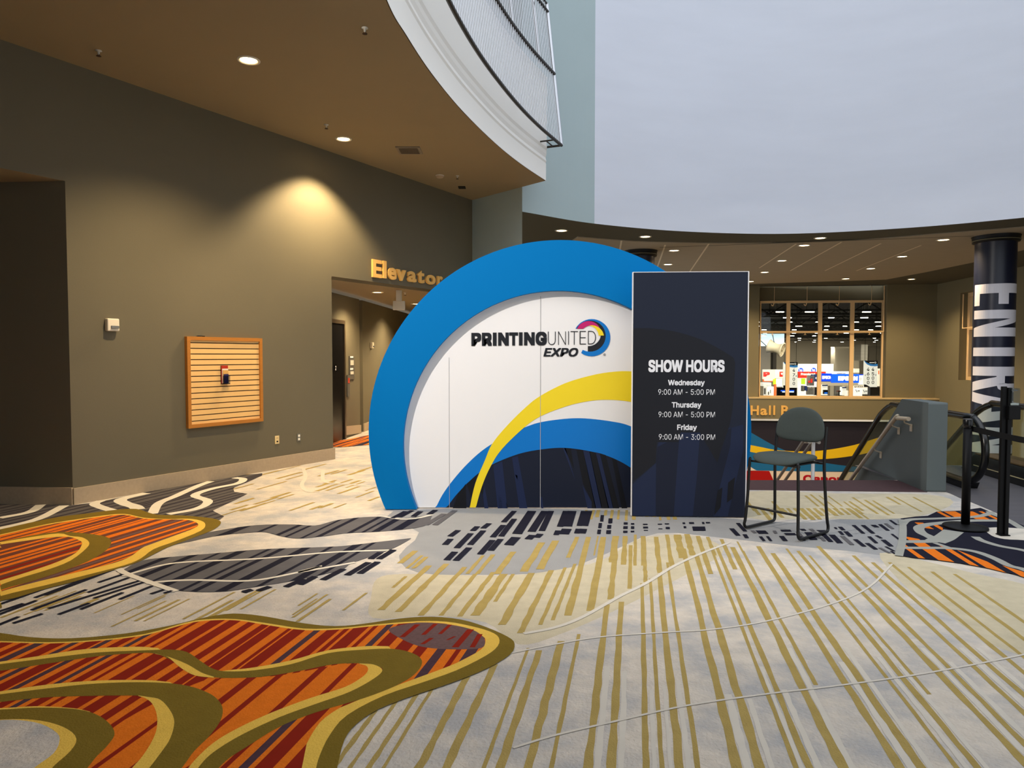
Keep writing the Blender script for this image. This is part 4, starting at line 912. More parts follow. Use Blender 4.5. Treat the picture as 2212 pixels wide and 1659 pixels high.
N = 14; top = []; 
vs = []
for k in range(N+1):
    u = k/N; p = b0+t*u+Vector((0,0,-0.012*math.sin(math.pi*u)))
    for o, z in ((nn,0.026),(nn,-0.026),(-nn,-0.026),(-nn,0.026)): vs.append(p+o+Vector((0,0,z)))
fs = []
for k in range(N):
    for j in range(4): fs.append((4*k+j, 4*k+(j+1) % 4, 4*k+4+(j+1) % 4, 4*k+4+j))
mb.add(vs, fs); obj('belt', mb, mat('belt_black', (12,12,13), 0.85), st)
# tall stand with the clear bottle holder
tp = F(2165,1158); tx, ty = tp.x, tp.y
ts = thing('dispenser_stand', 'tall black double-strip stand holding a clear dispenser at right edge', 'stand', (tx,ty,FZ))
mb = MB(); mb.box((tx-0.013,ty+0.012,FZ+0.66), (0.042,0.028,1.32)); obj('pole', mb, M_st, ts, bevel=0.004)
mb = MB(); mb.box((tx+0.026,ty-0.004,FZ+0.655), (0.034,0.028,1.31)); obj('pole', mb, M_st, ts, bevel=0.004)
mb = MB(); mb.box((tx+0.006,ty+0.0,FZ+0.004), (0.085,0.07,0.008)); obj('foot_plate', mb, M_st, ts)
ca, cb = D(2176,906,ty-0.02), D(2202,876,ty-0.02)
mb = MB(); mb.box(((ca.x+cb.x)/2,ty-0.0,(ca.z+cb.z)/2), (cb.x-ca.x,0.085,cb.z-ca.z)); obj('holder', mb, M_st, ts, bevel=0.006)
ca, cb = D(2181,876,ty-0.02), D(2203,838,ty-0.02); cx_, cz_ = (ca.x+cb.x)/2, (ca.z+cb.z)/2
mb = MB(); mb.box((cx_,ty,cz_), (cb.x-ca.x,0.07,cb.z-ca.z)); obj('clear_bottle', mb, glass_mat('bottle_clear', (214,220,218)), ts, bevel=0.012, seg=3)
mb = MB(); mb.box((cx_,ty,ca.z+0.012), (cb.x-ca.x-0.016,0.05,0.018)); obj('bottle_base', mb, mat('bottle_white', (225,225,222), 0.4), ts)
mb = MB(); mb.box((cx_,ty,cb.z-0.02), (cb.x-ca.x-0.03,0.04,0.012)); obj('bottle_cap', mb, mat('bottle_grey', (110,110,112), 0.4), ts)

# ------------------------------------------------------------------ wall lettering
M_gold = mat('sign_gold', (236,186,104), 0.45)
M_side = mat('sign_gold_edge', (150,118,66), 0.5)
def wall_letters(name, label, chars, WP, u, base_loc, y_of, cap, low, bold, depth=0.035):
    root = thing(name, label, 'sign', base_loc)
    for ch, x0, x1 in chars:
        yb, yt = y_of((x0+x1)/2)
        a, b, c = WP(x0,yb), WP(x1,yb), WP(x0,yt)
        hcap = c.z-a.z; hh = hcap
        mb = MB()
        vs, fs = glyphs(ch, bold, builtin=True)
        cv, _ = glyphs('E', bold, builtin=True); ch_ = max(v.y for v in cv)-min(v.y for v in cv)
        hh = hcap*(max(v.y for v in vs)-min(v.y for v in vs))/ch_
        dz = (min(v.y for v in vs)-min(v.y for v in cv))/ch_*hcap
        text_on(mb, ch, a+Vector((0,0,dz)), u, (0,0,1), width=(b-a).xy.length, height=hh, bold=bold, depth=depth, lift=0.006, builtin=True)
        obj('letter', mb, M_gold, root)
    return root
EL = [('E',801.6,821),('l',824.5,831.5),('e',835,853),('v',853.5,874),('a',877.5,896),('t',898.5,913.5),('o',917,937.5),('r',941.5,953)]
wall_letters('elevator_sign', 'gold Elevator lettering mounted on the olive wall above the lobby opening', EL, lambda x,y: LW(x,y,0.0), dl, LW(877,610), lambda x: (598.6+(x-811)*0.123, 559.8+(x-811)*0.205), 1, 0, 0.035)
HB = [('H',1620.8,1638.6),('a',1641.9,1657),('l',1660.4,1664.4),('l',1669.8,1673.8),('B',1686.8,1703)]
wall_letters('hall_sign', 'gold Hall B lettering on the beam beneath the big window', HB, lambda x,y: BP(x,y,0.352), db, BP(1662,897,0.36), lambda x: (896.4,875.8), 1, 0, 0.03)

# ------------------------------------------------------------------ things on the left wall
M_oak = mat('oak_frame', (176,116,48), 0.45, var=0.15, vscale=10, stretch=(1,1,8)); M_maple = mat('maple_board', (232,190,124), 0.5, var=0.05, vscale=6)
M_slot = mat('slot_dark', (62,42,26), 0.7)
Rw = Matrix.Rotation(math.atan2(dl.y,dl.x), 3, 'Z')
p0, p1 = LW(400,830), LW(562.5,830); zb, zt_ = 0.70, 1.835
u0 = (p0-A).dot(dl); u1 = (p1-A).dot(dl)
def wl(u, z, o=0.0): v = A+dl*u+NL*o; return Vector((v.x,v.y,z))
sw = thing('slatwall_board', 'square maple slat display board in an oak frame on the left wall', 'board', wl((u0+u1)/2,zb))
mb = MB(); fw = 0.045
for a,b,c,d in ((u0,u1,zb,zb+fw),(u0,u1,zt_-fw,zt_)): mb.prism([wl(a,c,0.002),wl(b,c,0.002),wl(b,d,0.002),wl(a,d,0.002)], NL*0.05)
for a,b in ((u0,u0+fw),(u1-fw,u1)): mb.prism([wl(a,zb+fw,0.002),wl(b,zb+fw,0.002),wl(b,zt_-fw,0.002),wl(a,zt_-fw,0.002)], NL*0.05)
obj('frame', mb, M_oak, sw, bevel=0.004)
mb = MB(); mb.prism([wl(u0+fw,zb+fw,0.002),wl(u1-fw,zb+fw,0.002),wl(u1-fw,zt_-fw,0.002),wl(u0+fw,zt_-fw,0.002)], NL*0.016, 1)
ns = 15; ph = (zt_-zb-2*fw)
cuts = [zb+fw+ph*(k+0.55)/ns for k in range(ns)]
prev = zb+fw
for c in cuts+[zt_-fw]:
    z0_, z1_ = (prev if prev == zb+fw else prev+0.006), (c-0.006 if c < zt_-fw else c)
    mb.prism([wl(u0+fw,z0_,0.018),wl(u1-fw,z0_,0.018),wl(u1-fw,z1_,0.018),wl(u0+fw,z1_,0.018)], NL*0.014); prev = c
slp = obj('slat_panel', mb, [M_maple, M_slot], sw)
mb = MB(); q = LW(552,907,0.034); mb.box(q, (0.035,0.006,0.016), R=Rw); obj('maker_plate', mb, INK, slp)
q = LW(430,722.5,0.03); cl = thing('metal_clip', 'small silver clip lying on top of the slat board', 'clip', (q.x,q.y,zt_))
mb = MB(); mb.box((q.x,q.y,zt_+0.008), (0.07,0.025,0.014), R=Rw); obj('clip_body', mb, M_chrome, cl); mb = MB(); mb.box((q.x+0.05*dl.x,q.y+0.05*dl.y,zt_+0.006), (0.05,0.02,0.01), R=Rw); obj('clip_jaw', mb, M_blk, cl)
q = LW(487,808,0.06); uq = (q-A).dot(dl)
bh_ = thing('brochure_holder', 'small holder of colourful brochures hung on the slat board', 'brochure holder', wl(uq,q.z-0.13,0.034))
mb = MB(); mb.prism([wl(uq-0.055,q.z-0.13,0.034),wl(uq+0.055,q.z-0.13,0.034),wl(uq+0.055,q.z+0.11,0.034),wl(uq-0.055,q.z+0.11,0.034)], NL*0.006); mb.prism([wl(uq-0.055,q.z-0.13,0.04),wl(uq+0.055,q.z-0.13,0.04),wl(uq+0.055,q.z-0.12,0.04),wl(uq-0.055,q.z-0.12,0.04)], NL*0.04); mb.prism([wl(uq-0.055,q.z-0.13,0.078),wl(uq+0.055,q.z-0.13,0.078),wl(uq+0.055,q.z-0.02,0.078),wl(uq-0.055,q.z-0.02,0.078)], NL*0.003); obj('pocket', mb, glass_mat('acrylic', (205,210,222)), bh_)
cols = [((178,52,32),0.11,0.075),((222,216,206),0.07,0.04),((214,168,96),0.05,0.0),((52,48,92),0.0,-0.115)]
for k, (c, zt1, zb1_) in enumerate(cols):
    mb = MB(); o = 0.042+0.008*k
    mb.prism([wl(uq-0.05+0.006*k,q.z-0.118,o),wl(uq+0.05-0.004*k,q.z-0.118,o),wl(uq+0.05-0.004*k,q.z+zt1,o),wl(uq-0.05+0.006*k,q.z+zt1,o)], NL*0.006)
    obj('brochure', mb, mat('brochure_%d' % k, c, 0.4), bh_, label=['red brochure','white brochure','tan brochure','dark blue brochure'][k])
def strobe(name, label, q, Rm, dn, du, s_=1.0):
    t_ = thing(name, label, 'fire alarm', q)
    mb = MB(); mb.box(q+dn*0.03*s_, (0.135*s_,0.06*s_,0.14*s_), R=Rm); obj('housing', mb, mat('alarm_white', (232,222,202), 0.45), t_, bevel=0.012*s_, seg=3)
    mb = MB(); mb.box(q+dn*0.066*s_+Vector((0,0,-0.025*s_))+du*0.01, (0.085*s_,0.03*s_,0.032*s_), R=Rm); obj('strobe_lens', mb, mat('lens_grey', (120,124,128), 0.12, spec=0.8), t_, bevel=0.006)
strobe('fire_alarm', 'white fire alarm strobe on the left wall above and left of the slat board', LW(239,702), Rw, NL, dl)
def outlet(label, q, c, w_, h_):
    t_ = thing('wall_outlet', label, 'outlet', q)
    mb = MB(); mb.box(q+NL*0.004, (w_,0.008,h_), R=Rw); return obj('plate', mb, c, t_, bevel=0.003)
o1 = outlet('cream wall plate with a dark jack low on the left wall', LW(598,950), mat('plate_cream', (228,204,150), 0.45), 0.075, 0.115)
q = LW(598,953.5); mb = MB(); mb.box(q+NL*0.011, (0.026,0.008,0.018), R=Rw); obj('jack', mb, M_blk, o1)
q = LW(598,946); mb = MB(); mb.box(q+NL*0.009, (0.03,0.004,0.006), R=Rw); obj('slot', mb, M_side, o1)
o2 = outlet('grey wall plate with two white sockets low on the left wall', LW(645,945), mat('plate_grey', (104,104,96), 0.5), 0.07, 0.115)
for y in (941.2,948.4):
    q = LW(645,y); mb = MB(); mb.box(q+NL*0.010, (0.036,0.006,0.034), R=Rw); obj('socket', mb, mat('socket_white', (238,234,224), 0.4), o2, bevel=0.004)

# ------------------------------------------------------------------ lamps
M_lampw = mat('lamp_trim', (206,200,186), 0.4)
def lamp_mat(name, c, e): return mat(name, c, 0.5, emit=e)
M_bulb = lamp_mat('lamp_warm', (255,214,150), 14); M_bulb2 = lamp_mat('lamp_warm_soft', (255,222,170), 9)
def downlight(label, q, r, power, angle, group, aim=(0,0,-1), bulb=None, col=(1,0.74,0.42), blend=0.7, name='downlight'):
    t_ = thing(name, label, 'ceiling light', q, group)
    mb = MB(); mb.lathe([(r*0.80,0.012),(r*0.86,-0.002),(r*1.0,-0.012),(r*1.16,-0.008),(r*1.18,0.0)], q, 28); obj('trim_ring', mb, M_lampw, t_)
    mb = MB(); mb.lathe([(0,-0.003),(r*0.82,-0.003),(r*0.84,0.006)], q, 28); obj('lens', mb, bulb or M_bulb, t_)
    if power: spot('lamp_light', Vector(q)+Vector((0,0,-0.03)), aim, power, angle, col, r*0.7, blend, t_)
    return t_
ga = 'downlights in the balcony slab'
downlight('round downlight in the brown slab, the bigger glow nearer the camera', F(537,130,HC), 0.10, 330, 124, ga)
downlight('round downlight in the brown slab, the smaller glow nearer the far corner', F(742,300,HC), 0.10, 410, 112, ga, blend=0.45)
downlight('adjustable spot in the slab outside the picture, turned to the arch', Vector((-3.3,3.7,HC)), 0.10, 700, 80, ga, aim=(4.3,3.6,-3.0), col=(1,0.94,0.87), blend=0.8)
ge = 'downlights in the elevator lobby'
downlight('round downlight in the lobby ceiling under the gold Elevator lettering', F(815,631,HL+0.055), 0.10, 160, 140, ge)
downlight('round downlight in the lobby ceiling touching the blue ring', F(898,656,HL+0.055), 0.10, 160, 140, ge)
downlight('round downlight hidden in the lobby ceiling behind the arch', Vector((-1.6,15.6,HL+0.055)), 0.10, 160, 140, ge)
gs = 'downlights in the dark soffit'
gt = 'downlights in the tiled ceiling'
for (x,y), lb, g in [((1213,498),'downlight in the dark soffit above the top of the blue arch',gs),((1394,511),'downlight in the dark soffit above the column behind the arch',gs),((1772,514),'downlight in the dark soffit under the middle of the pale drum wall',gs),((1969,603),'downlight in the dark soffit above the wall beside the big window',gs)]:
    downlight(lb, F(x,y,HS-0.002), 0.12, 250, 130, g, bulb=M_bulb2)
for (x,y), lb in [((1456,541),'ceiling downlight in the tiles just beside the black column head'),((1443,571),'ceiling downlight right above the top left corner of the navy board'),((1737,530),'ceiling downlight at the front of the middle row of the tiled ceiling'),((1689,563),'ceiling downlight second in the middle row of the tiled ceiling'),((1652,588),'ceiling downlight third in the middle row, near the navy board'),((1621,608),'ceiling downlight at the back of the middle row above the window pilaster'),((1827,602),'ceiling downlight at the back of the right row, above the window'),((1881,580),'ceiling downlight third from the column in the right row of the tiled ceiling'),((1949,554),'ceiling downlight second from the column in the right row of the tiled ceiling'),((2038,518),'ceiling downlight nearest the lettered column in the tiled ceiling')]:
    downlight(lb, F(x,y,HS-0.022), 0.13, 270, 140, gt, bulb=M_bulb2)

# small ceiling fittings
def sprinkler(label, q, g='sprinkler heads in the ceiling slab'):
    t_ = thing('fire_sprinkler', label, 'sprinkler', q, g)
    mb = MB(); mb.lathe([(0.03,0),(0.032,-0.006),(0.012,-0.01),(0.010,-0.04),(0.0,-0.04)], q, 12); obj('body', mb, M_lampw, t_)
    mb = MB(); mb.lathe([(0,-0.055),(0.024,-0.055),(0.024,-0.058),(0,-0.058)], q, 12); mb.box(Vector(q)+Vector((0.010,0,-0.047)), (0.004,0.004,0.02)); mb.box(Vector(q)+Vector((-0.010,0,-0.047)), (0.004,0.004,0.02)); obj('deflector', mb, M_slot, t_)
sprinkler('sprinkler head in the slab right of the nearer downlight', F(788,60,HC)); sprinkler('sprinkler head in the slab beside the smaller downlight', F(705,269,HC)); sprinkler('sprinkler head in the slab near the left wall', F(213,109,HC)); sprinkler('tiny sprinkler head in the slab near the far corner', F(988,379.5,HC))
sprinkler('sprinkler head in the elevator lobby ceiling', F(875,632,HL+0.055))
q = F(884,324,HC); t_ = thing('ceiling_vent', 'grey square air diffuser in the brown slab', 'vent', q); mb = MB(); mb.box(q+Vector((0,0,-0.008)), (0.36,0.36,0.016)); obj('frame', mb, mat('vent_grey', (130,120,104), 0.6), t_, bevel=0.004)
mb = MB(); 
for k in range(3): mb.box(q+Vector((0,0,-0.018-0.002*k)), (0.28-0.08*k,0.28-0.08*k,0.004))
obj('core', mb, mat('vent_dark', (84,74,62), 0.6), t_)
q = F(950,379,HC); t_ = thing('smoke_detector', 'small round smoke detector in the brown slab', 'smoke detector', q); mb = MB(); mb.lathe([(0.07,0),(0.07,-0.02),(0.05,-0.04),(0,-0.042)], q, 24); obj('body', mb, mat('detector', (170,150,124), 0.5), t_); mb = MB(); mb.lathe([(0.074,0.0),(0.074,-0.01),(0.07,-0.012)], q, 24); obj('base_ring', mb, M_lampw, t_)
q = F(998,404.5,HC); t_ = thing('slot_diffuser', 'narrow black slot diffuser in the slab near the far wall corner', 'vent', q); mb = MB(); mb.box(q+Vector((0,0,-0.006)), (0.13,0.18,0.01)); obj('slot', mb, M_blk, t_)

# ------------------------------------------------------------------ elevator lobby fittings
nr = Vector((d1.y,-d1.x,0)); Rl = Matrix.Rotation(math.atan2(d1.y,d1.x), 3, 'Z')
def v1(l, z, o=0.0): v = w1a+d1*l+nr*o; return Vector((v.x,v.y,z))
l1 = (V1(742,940)-w1a).dot(d1); zdt = V1(735,692).z
t_ = thing('elevator_door', 'black elevator door with metal frame inside the lobby', 'elevator', v1(l1-0.6,0))
mb = MB(); mb.prism([v1(l1-1.25,0.003,0.03),v1(l1-0.07,0.003,0.03),v1(l1-0.07,zdt-0.07,0.03),v1(l1-1.25,zdt-0.07,0.03)], -nr*0.025); dpn = obj('door_panel', mb, mat('elevator_black', (26,26,28), 0.3, metal=0.5), t_)
mb = MB(); mb.prism([v1(l1-0.07,0.003,0.005),v1(l1,0.003,0.005),v1(l1,zdt,0.005),v1(l1-0.07,zdt,0.005)], nr*0.055); mb.prism([v1(l1-1.32,zdt-0.07,0.005),v1(l1-0.07,zdt-0.07,0.005),v1(l1-0.07,zdt,0.005),v1(l1-1.32,zdt,0.005)], nr*0.055); mb.prism([v1(l1-1.32,0.003,0.005),v1(l1-1.25,0.003,0.005),v1(l1-1.25,zdt-0.07,0.005),v1(l1-1.32,zdt-0.07,0.005)], nr*0.055); obj('frame', mb, mat('frame_bronze', (92,80,64), 0.35, metal=0.5), t_)
q = V1(725,795,0.036); mb = MB(); mb.box(q, (0.12,0.006,0.12), R=Rl); fpl = obj('floor_plate', mb, M_blk, dpn)
mb = MB(); text_on(mb, '2', v1((q-w1a).dot(d1)-0.03, q.z-0.04, 0.041), d1, (0,0,1), width=0.05, height=0.08, bold=0.02); obj('floor_number', mb, TW, t_)
t_ = thing('call_panel', 'grey elevator call panel with lit tags beside the black door', 'panel', V1(757,840))
def pan(x0,x1,y0,y1,o,m,nm):
    a, b = V1(x0,y1,0.0), V1(x1,y0,0.0); la, lb = (a-w1a).dot(d1), (b-w1a).dot(d1)
    mb = MB(); mb.prism([v1(la,a.z,0.003),v1(lb,a.z,0.003),v1(lb,b.z,0.003),v1(la,b.z,0.003)], nr*o); obj(nm, mb, m, t_)
M_pg = mat('panel_grey', (92,90,84), 0.5)
pan(753.5,763,769,820,0.02,M_pg,'upper_plate'); pan(748.5,753.5,810,857,0.02,M_pg,'lower_plate')
pan(754,760,769.5,773,0.026,TW,'tag'); pan(754,760,795,799,0.026,TW,'tag'); pan(754.5,761,778,789,0.026,M_lampw,'notice'); pan(754.5,761,802,809,0.026,M_lampw,'notice'); pan(749,752.5,816,828,0.026,mat('tag_red', (170,60,40), 0.5),'red_tag')
def V2(px, py, off=0.0): d2 = (w2b-w2a).normalized(); n = Vector((d2.y,-d2.x,0))*off; return W(px, py, w2a+n, w2b+n)
d2 = (w2b-w2a).normalized(); n2 = Vector((d2.y,-d2.x,0))
strobe('wall_strobe', 'small white strobe on the far lobby wall near the blue ring', V2(801,746), Matrix.Rotation(math.atan2(d2.y,d2.x),3,'Z'), n2, d2, 0.95)
q = D(862,660,13.2); t_ = thing('exit_sign', 'white exit sign box hanging from the lobby ceiling', 'exit sign', (q.x,q.y,HL+0.05)); mb = MB(); mb.box(q, (0.22,0.06,0.17)); obj('box', mb, mat('sign_white', (206,196,176), 0.5), t_, bevel=0.008)
mb = MB(); mb.box((q.x,q.y,(q.z+0.085+HL+0.058)/2), (0.10,0.05,max(0.02,HL+0.058-q.z-0.085))); obj('mount', mb, M_lampw, t_)

# ------------------------------------------------------------------ balcony railing
rl = thing('balcony_railing', 'tall curved railing of many thin metal bars along the balcony edge', 'railing', (E_.x,E_.y,HC+0.6))
M_bar = mat('bar_steel', (206,208,212), 0.28, metal=0.85); M_rd = mat('rail_dark', (58,54,48), 0.4, metal=0.5)
cv = [p for p in balc if p.y > 6.2]
ex = Vector((E_.x,E_.y,HC))+ (Vector((E_.x,E_.y,0))-Vector((C.x,C.y,0))).normalized()*0.02
ZB, ZM, ZT = HC+0.585, HC+1.83, HC+2.92
def oz(o, z, cvv=None): return [Vector((p.x,p.y,z)) for p in offs(cv, o)]
O0, O1 = 0.30, 0.02
def lean(z): return O0+(O1-O0)*(z-ZB)/(ZT+0.15-ZB)
for z, r, nm in ((ZB,0.028,'bottom_rail'),(ZM,0.034,'middle_rail'),(ZT,0.03,'top_rail'),(ZT+0.14,0.022,'top_rail')):
    mb = MB(); mb.tube(oz(lean(z), z), r, 8); obj(nm, mb, M_rd, rl)
def arclen(c):
    L = [0]
    for a, b in zip(c[:-1], c[1:]): L.append(L[-1]+(b-a).length)
    return L
bl, tl = oz(lean(ZB),ZB), oz(lean(ZT+0.14),ZT+0.14); Lb = arclen(bl)
def at(c, L, s_):
    for i in range(len(c)-1):
        if L[i+1] >= s_: return c[i].lerp(c[i+1], (s_-L[i])/(L[i+1]-L[i]))
    return c[-1].copy()
NBAR = min(99, int(Lb[-1]/0.088))
for k in range(NBAR):
    s_ = Lb[-1]*(k+0.5)/NBAR; a, tt = at(bl, Lb, s_), at(tl, Lb, s_)
    mb = MB(); mb.tube([a, tt], 0.009, 6); obj('bar', mb, M_bar, rl)
a, b = bl[-1], tl[-1]; mb = MB(); mb.tube([a, b], 0.03, 8); obj('end_post', mb, M_bar, rl)
mb = MB(); c_in = Vector((E_.x,E_.y,ZB)); tdir = (bl[-1]-bl[-2]).normalized(); nin = Vector((-tdir.y,tdir.x,0))
pe = bl[-1]; mb.tube([pe, pe+nin*0.32], 0.02, 8); mb.tube([pe-tdir*0.35, pe-tdir*0.35+nin*0.32], 0.014, 8); mb.tube([pe+nin*0.16, pe+nin*0.16-tdir*0.35], 0.012, 8); mb.tube([pe+nin*0.3, pe+nin*0.3-tdir*0.35], 0.012, 8); obj('end_bracket', mb, M_rd, rl)
for kf in (0.22,0.5,0.75,0.93):
    a = at(bl, Lb, Lb[-1]*kf); tt = at(tl, Lb, Lb[-1]*kf); j = min(range(len(bl)), key=lambda i: (bl[i]-a).length); j = max(1,j); td = (bl[j]-bl[j-1]).normalized(); ni = Vector((-td.y,td.x,0))
    mb = MB(); mb.tube([a.lerp(tt,0.52)+ni*0.10, tt+ni*0.10], 0.032, 10); obj('post', mb, M_bar, rl)

# ------------------------------------------------------------------ columns
M_cn = mat('column_navy', (18,24,46), 0.35, spec=0.5); M_cw = mat('column_white', (222,220,228), 0.4); M_cb = mat('column_dark', (20,20,22), 0.5)
ceL = F(2152,503,HS); dirc = Vector((ceL.x,ceL.y,0)).normalized(); CR = 0.395
cc_ = dirc*(Vector((ceL.x,ceL.y,0)).length+CR*0.95)
t_ = thing('lettered_column', 'round navy column with white vertical ENTRANCE lettering at the right', 'column', (cc_.x,cc_.y,LOW))
zlo = D(2150,1000,cc_.y-CR).z
mb = MB(); mb.lathe([(CR,zlo),(CR,HS-0.16)], (cc_.x,cc_.y,0), 64); slv = obj('sleeve', mb, M_cn, t_)
mb = MB(); mb.lathe([(CR*0.97,LOW),(CR*0.97,zlo)], (cc_.x,cc_.y,0), 48); obj('shaft', mb, M_cb, t_)
def collar(c, r, t_):
    mb = MB(); mb.lathe([(r,HS-0.17),(r+0.05,HS-0.16),(r+0.06,HS-0.05),(r+0.07,HS-0.03),(r+0.07,HS-0.023)], (c.x,c.y,0), 48); obj('collar', mb, M_cb, t_)
    mb = MB(); mb.lathe([(r+0.056,HS-0.13),(r+0.066,HS-0.125),(r+0.066,HS-0.115),(r+0.056,HS-0.11)], (c.x,c.y,0), 48); obj('collar_band', mb, mat('collar_olive', (110,106,84), 0.5), t_)
collar(cc_, CR, t_)
# wrapped lettering
mb = MB(); yc = cc_.y-CR*0.7
z_a, z_b = D(2150,613,yc).z, D(2150,1004,yc).z
def rect(a,b,c,d): return [(a,c),(b,c),(b,d),(a,d)]
GL = {'E': [rect(0,.44,0,1),rect(.44,1,0,.13),rect(.44,.95,.42,.58),rect(.44,1,.87,1)],
      'N': [rect(0,.33,0,1),rect(.67,1,0,1),[(.33,1),(.33,.62),(.67,0),(.67,.38)]],
      'T': [rect(.32,.68,0,1),rect(0,.32,.86,1),rect(.68,1,.86,1)],
      'R': [rect(0,.36,0,1),rect(.36,.68,.87,1),rect(.36,.68,.42,.55),[(.68,1),(.86,.975),(.96,.91),(1,.8),(1,.64),(.96,.52),(.86,.445),(.68,.42),(.64,.55),(.66,.6),(.66,.82),(.64,.87)],[(.40,.42),(.74,.44),(1,0),(.63,0)]],
      'A': [[(0,0),(.30,0),(.37,.22),(.41,.36),(.5,.74),(.5,1),(.35,1)],[(1,0),(.65,1),(.5,1),(.5,.74),(.59,.36),(.63,.22),(.70,0)],[(.37,.22),(.63,.22),(.59,.36),(.41,.36)]],
      'C': [[(1,.30),(.66,.30),(.6,.16),(.5,.13),(.38,.2),(.34,.5),(.38,.8),(.5,.87),(.6,.84),(.66,.70),(1,.70),(.95,.88),(.75,1),(.3,1),(.06,.86),(0,.6),(0,.4),(.06,.14),(.3,0),(.75,0),(.95,.12)]]}
bm = bmesh.new()
for ch, ya, yb in [('E',613,659),('N',669,726),('T',733,785),('R',791,846),('A',846,918),('N',922,979),('C',986,1030)]:
    for P in GL[ch]: bm.faces.new([bm.verts.new((ya+(yb-ya)*x, y, 0)) for x,y in P])
bmesh.ops.triangulate(bm, faces=bm.faces[:])
for k in range(1,26): bmesh.ops.bisect_plane(bm, geom=bm.verts[:]+bm.edges[:]+bm.faces[:], plane_co=(0,k/26,0), plane_no=(0,1,0))
bmesh.ops.bisect_plane(bm, geom=bm.verts[:]+bm.edges[:]+bm.faces[:], plane_co=(998,0,0), plane_no=(1,0,0), clear_outer=True)
bm.verts.index_update(); x0, x1, y0, y1 = 613, 1004, 0, 1
base_ang = math.atan2(-cc_.y,-cc_.x)
def wrapv(v):
    fx = (v.co.x-x0)/(x1-x0); fy = (v.co.y-y0)/(y1-y0)
    a = base_ang+math.radians(-66+fy*183); R_ = CR+0.003
    return (cc_.x+R_*math.cos(a), cc_.y+R_*math.sin(a), z_a+(z_b-z_a)*fx)
mb.add([wrapv(v) for v in bm.verts], [[v.index for v in f.verts] for f in bm.faces], 0); bm.free()
obj('lettering', mb, M_cw, slv)
c2 = F(1389,536,HS); c2 = Vector((c2.x,c2.y+0.36,0))
t_ = thing('dark_column', 'black round column head rising behind the blue arch', 'column', (c2.x,c2.y,LOW))
mb = MB(); mb.lathe([(0.355,LOW),(0.355,HS-0.16)], (c2.x,c2.y,0), 48); obj('sleeve', mb, M_cn, t_); collar(c2, 0.355, t_)

# ------------------------------------------------------------------ big window
M_wf = mat('window_tan', (240,206,156), 0.5); M_wg = glass_mat('window_glass', (238,240,236))
def WP(px, py, o=0.0): return BP(px, py, -RD+0.06+o)
ZW = (1600,600,5.925)
def wpx(x, y): return (1600+x/5.925, 600+y/5.925)
ww = MB(); fy = 0.09
wa, wb = WP(1640,700), WP(*wpx(1862,700)); zb_, zt2 = WP(1777,860.3).z, WP(1777,649.5).z
def wu(px): return (WP(px,700)-wa).dot(db)
def wv(u, z, o=0.0): v = wa+db*u+NB*o; return Vector((v.x,v.y,z))
def bar(mb, ua, ub, za, zb2, t=fy, o=0.0, m=0): mb.prism([wv(ua,za,o),wv(ub,za,o),wv(ub,zb2,o),wv(ua,zb2,o)], NB*t, m)
Uw = (wb-wa).xy.length+0.003
zr0, zr1 = WP(1777,719.5).z, WP(1777,714.8).z
zbot_, ztop_ = WP(1777,855).z, WP(1777,654.5).z
uj = wu(1903.2)
root = thing('window_1', 'big tan framed window of eight panes looking into the exhibition hall', 'window', wv(Uw/2,zb_)); root['kind'] = 'structure'
mb = MB()
bar(mb,0.003,Uw-0.01,zb_,zbot_); bar(mb,0.003,Uw-0.01,ztop_,zt2); bar(mb,uj,Uw-0.01,zbot_,ztop_)
bar(mb,0.003,0.05,zbot_,ztop_)
obj('window_frame', mb, M_wf, root)
mul = [(1698,1706),(1766.3,1774.6),(1835.3,1843.8)]
for a, b in mul:
    mb = MB(); bar(mb,wu(a),wu(b),zbot_,ztop_,0.07,0.01); obj('mullion', mb, M_wf, root)
edges = [0.05]+[u for a,b in mul for u in (wu(a),wu(b))]+[uj]
mb = MB()
for k in range(4): bar(mb,edges[2*k],edges[2*k+1],zr0,zr1,0.06,0.012)
obj('transom', mb, M_wf, root)
for k in range(4):
    for za, zc in ((zbot_,zr0),(zr1,ztop_)):
        mb = MB(); bar(mb,edges[2*k],edges[2*k+1],za,zc,0.012,0.03); obj('glass_pane', mb, M_wg, root)
# sprinkler pipe in front of the window with its heads
pp = thing('sprinkler_pipe', 'thin tan sprinkler pipe running across and up beside the big window', 'pipe', wv(Uw/2,zr1,0.2))
zm = (zr0+zr1)/2
mb = MB(); mb.tube([wv(-0.0+0.08,zm,0.2),wv(Uw-0.18,zm,0.2)], 0.022, 8); mb.tube([wv(Uw-0.18,zm,0.2),wv(Uw-0.18,zt2+0.1,0.2),wv(Uw-0.18,HS-0.03,0.2)], 0.022, 8); obj('pipe', mb, M_wf, pp)
for px in (1666,1736,1805,1874):
    u = wu(px)
    mb = MB(); mb.tube([wv(u,zm,0.2),wv(u,zm-0.10,0.2)], 0.012, 6); mb.lathe([(0,-0.10),(0.05,-0.10),(0.05,-0.115),(0,-0.115)], wv(u,zm,0.2), 10); obj('head', mb, M_wf, pp)
    mb = MB(); mb.tube([wv(u+0.05,zt2-0.06,0.2),wv(u+0.05,zt2+0.12,0.2),wv(u+0.05,HS-0.03,0.2)], 0.008, 6); mb.tube(smooth([wv(u+0.05,zt2-0.06,0.2),wv(u,zt2-0.2,0.2),wv(u-0.06,zt2-0.14,0.2)],3), 0.018, 6); obj('drop_head', mb, M_wf, pp)
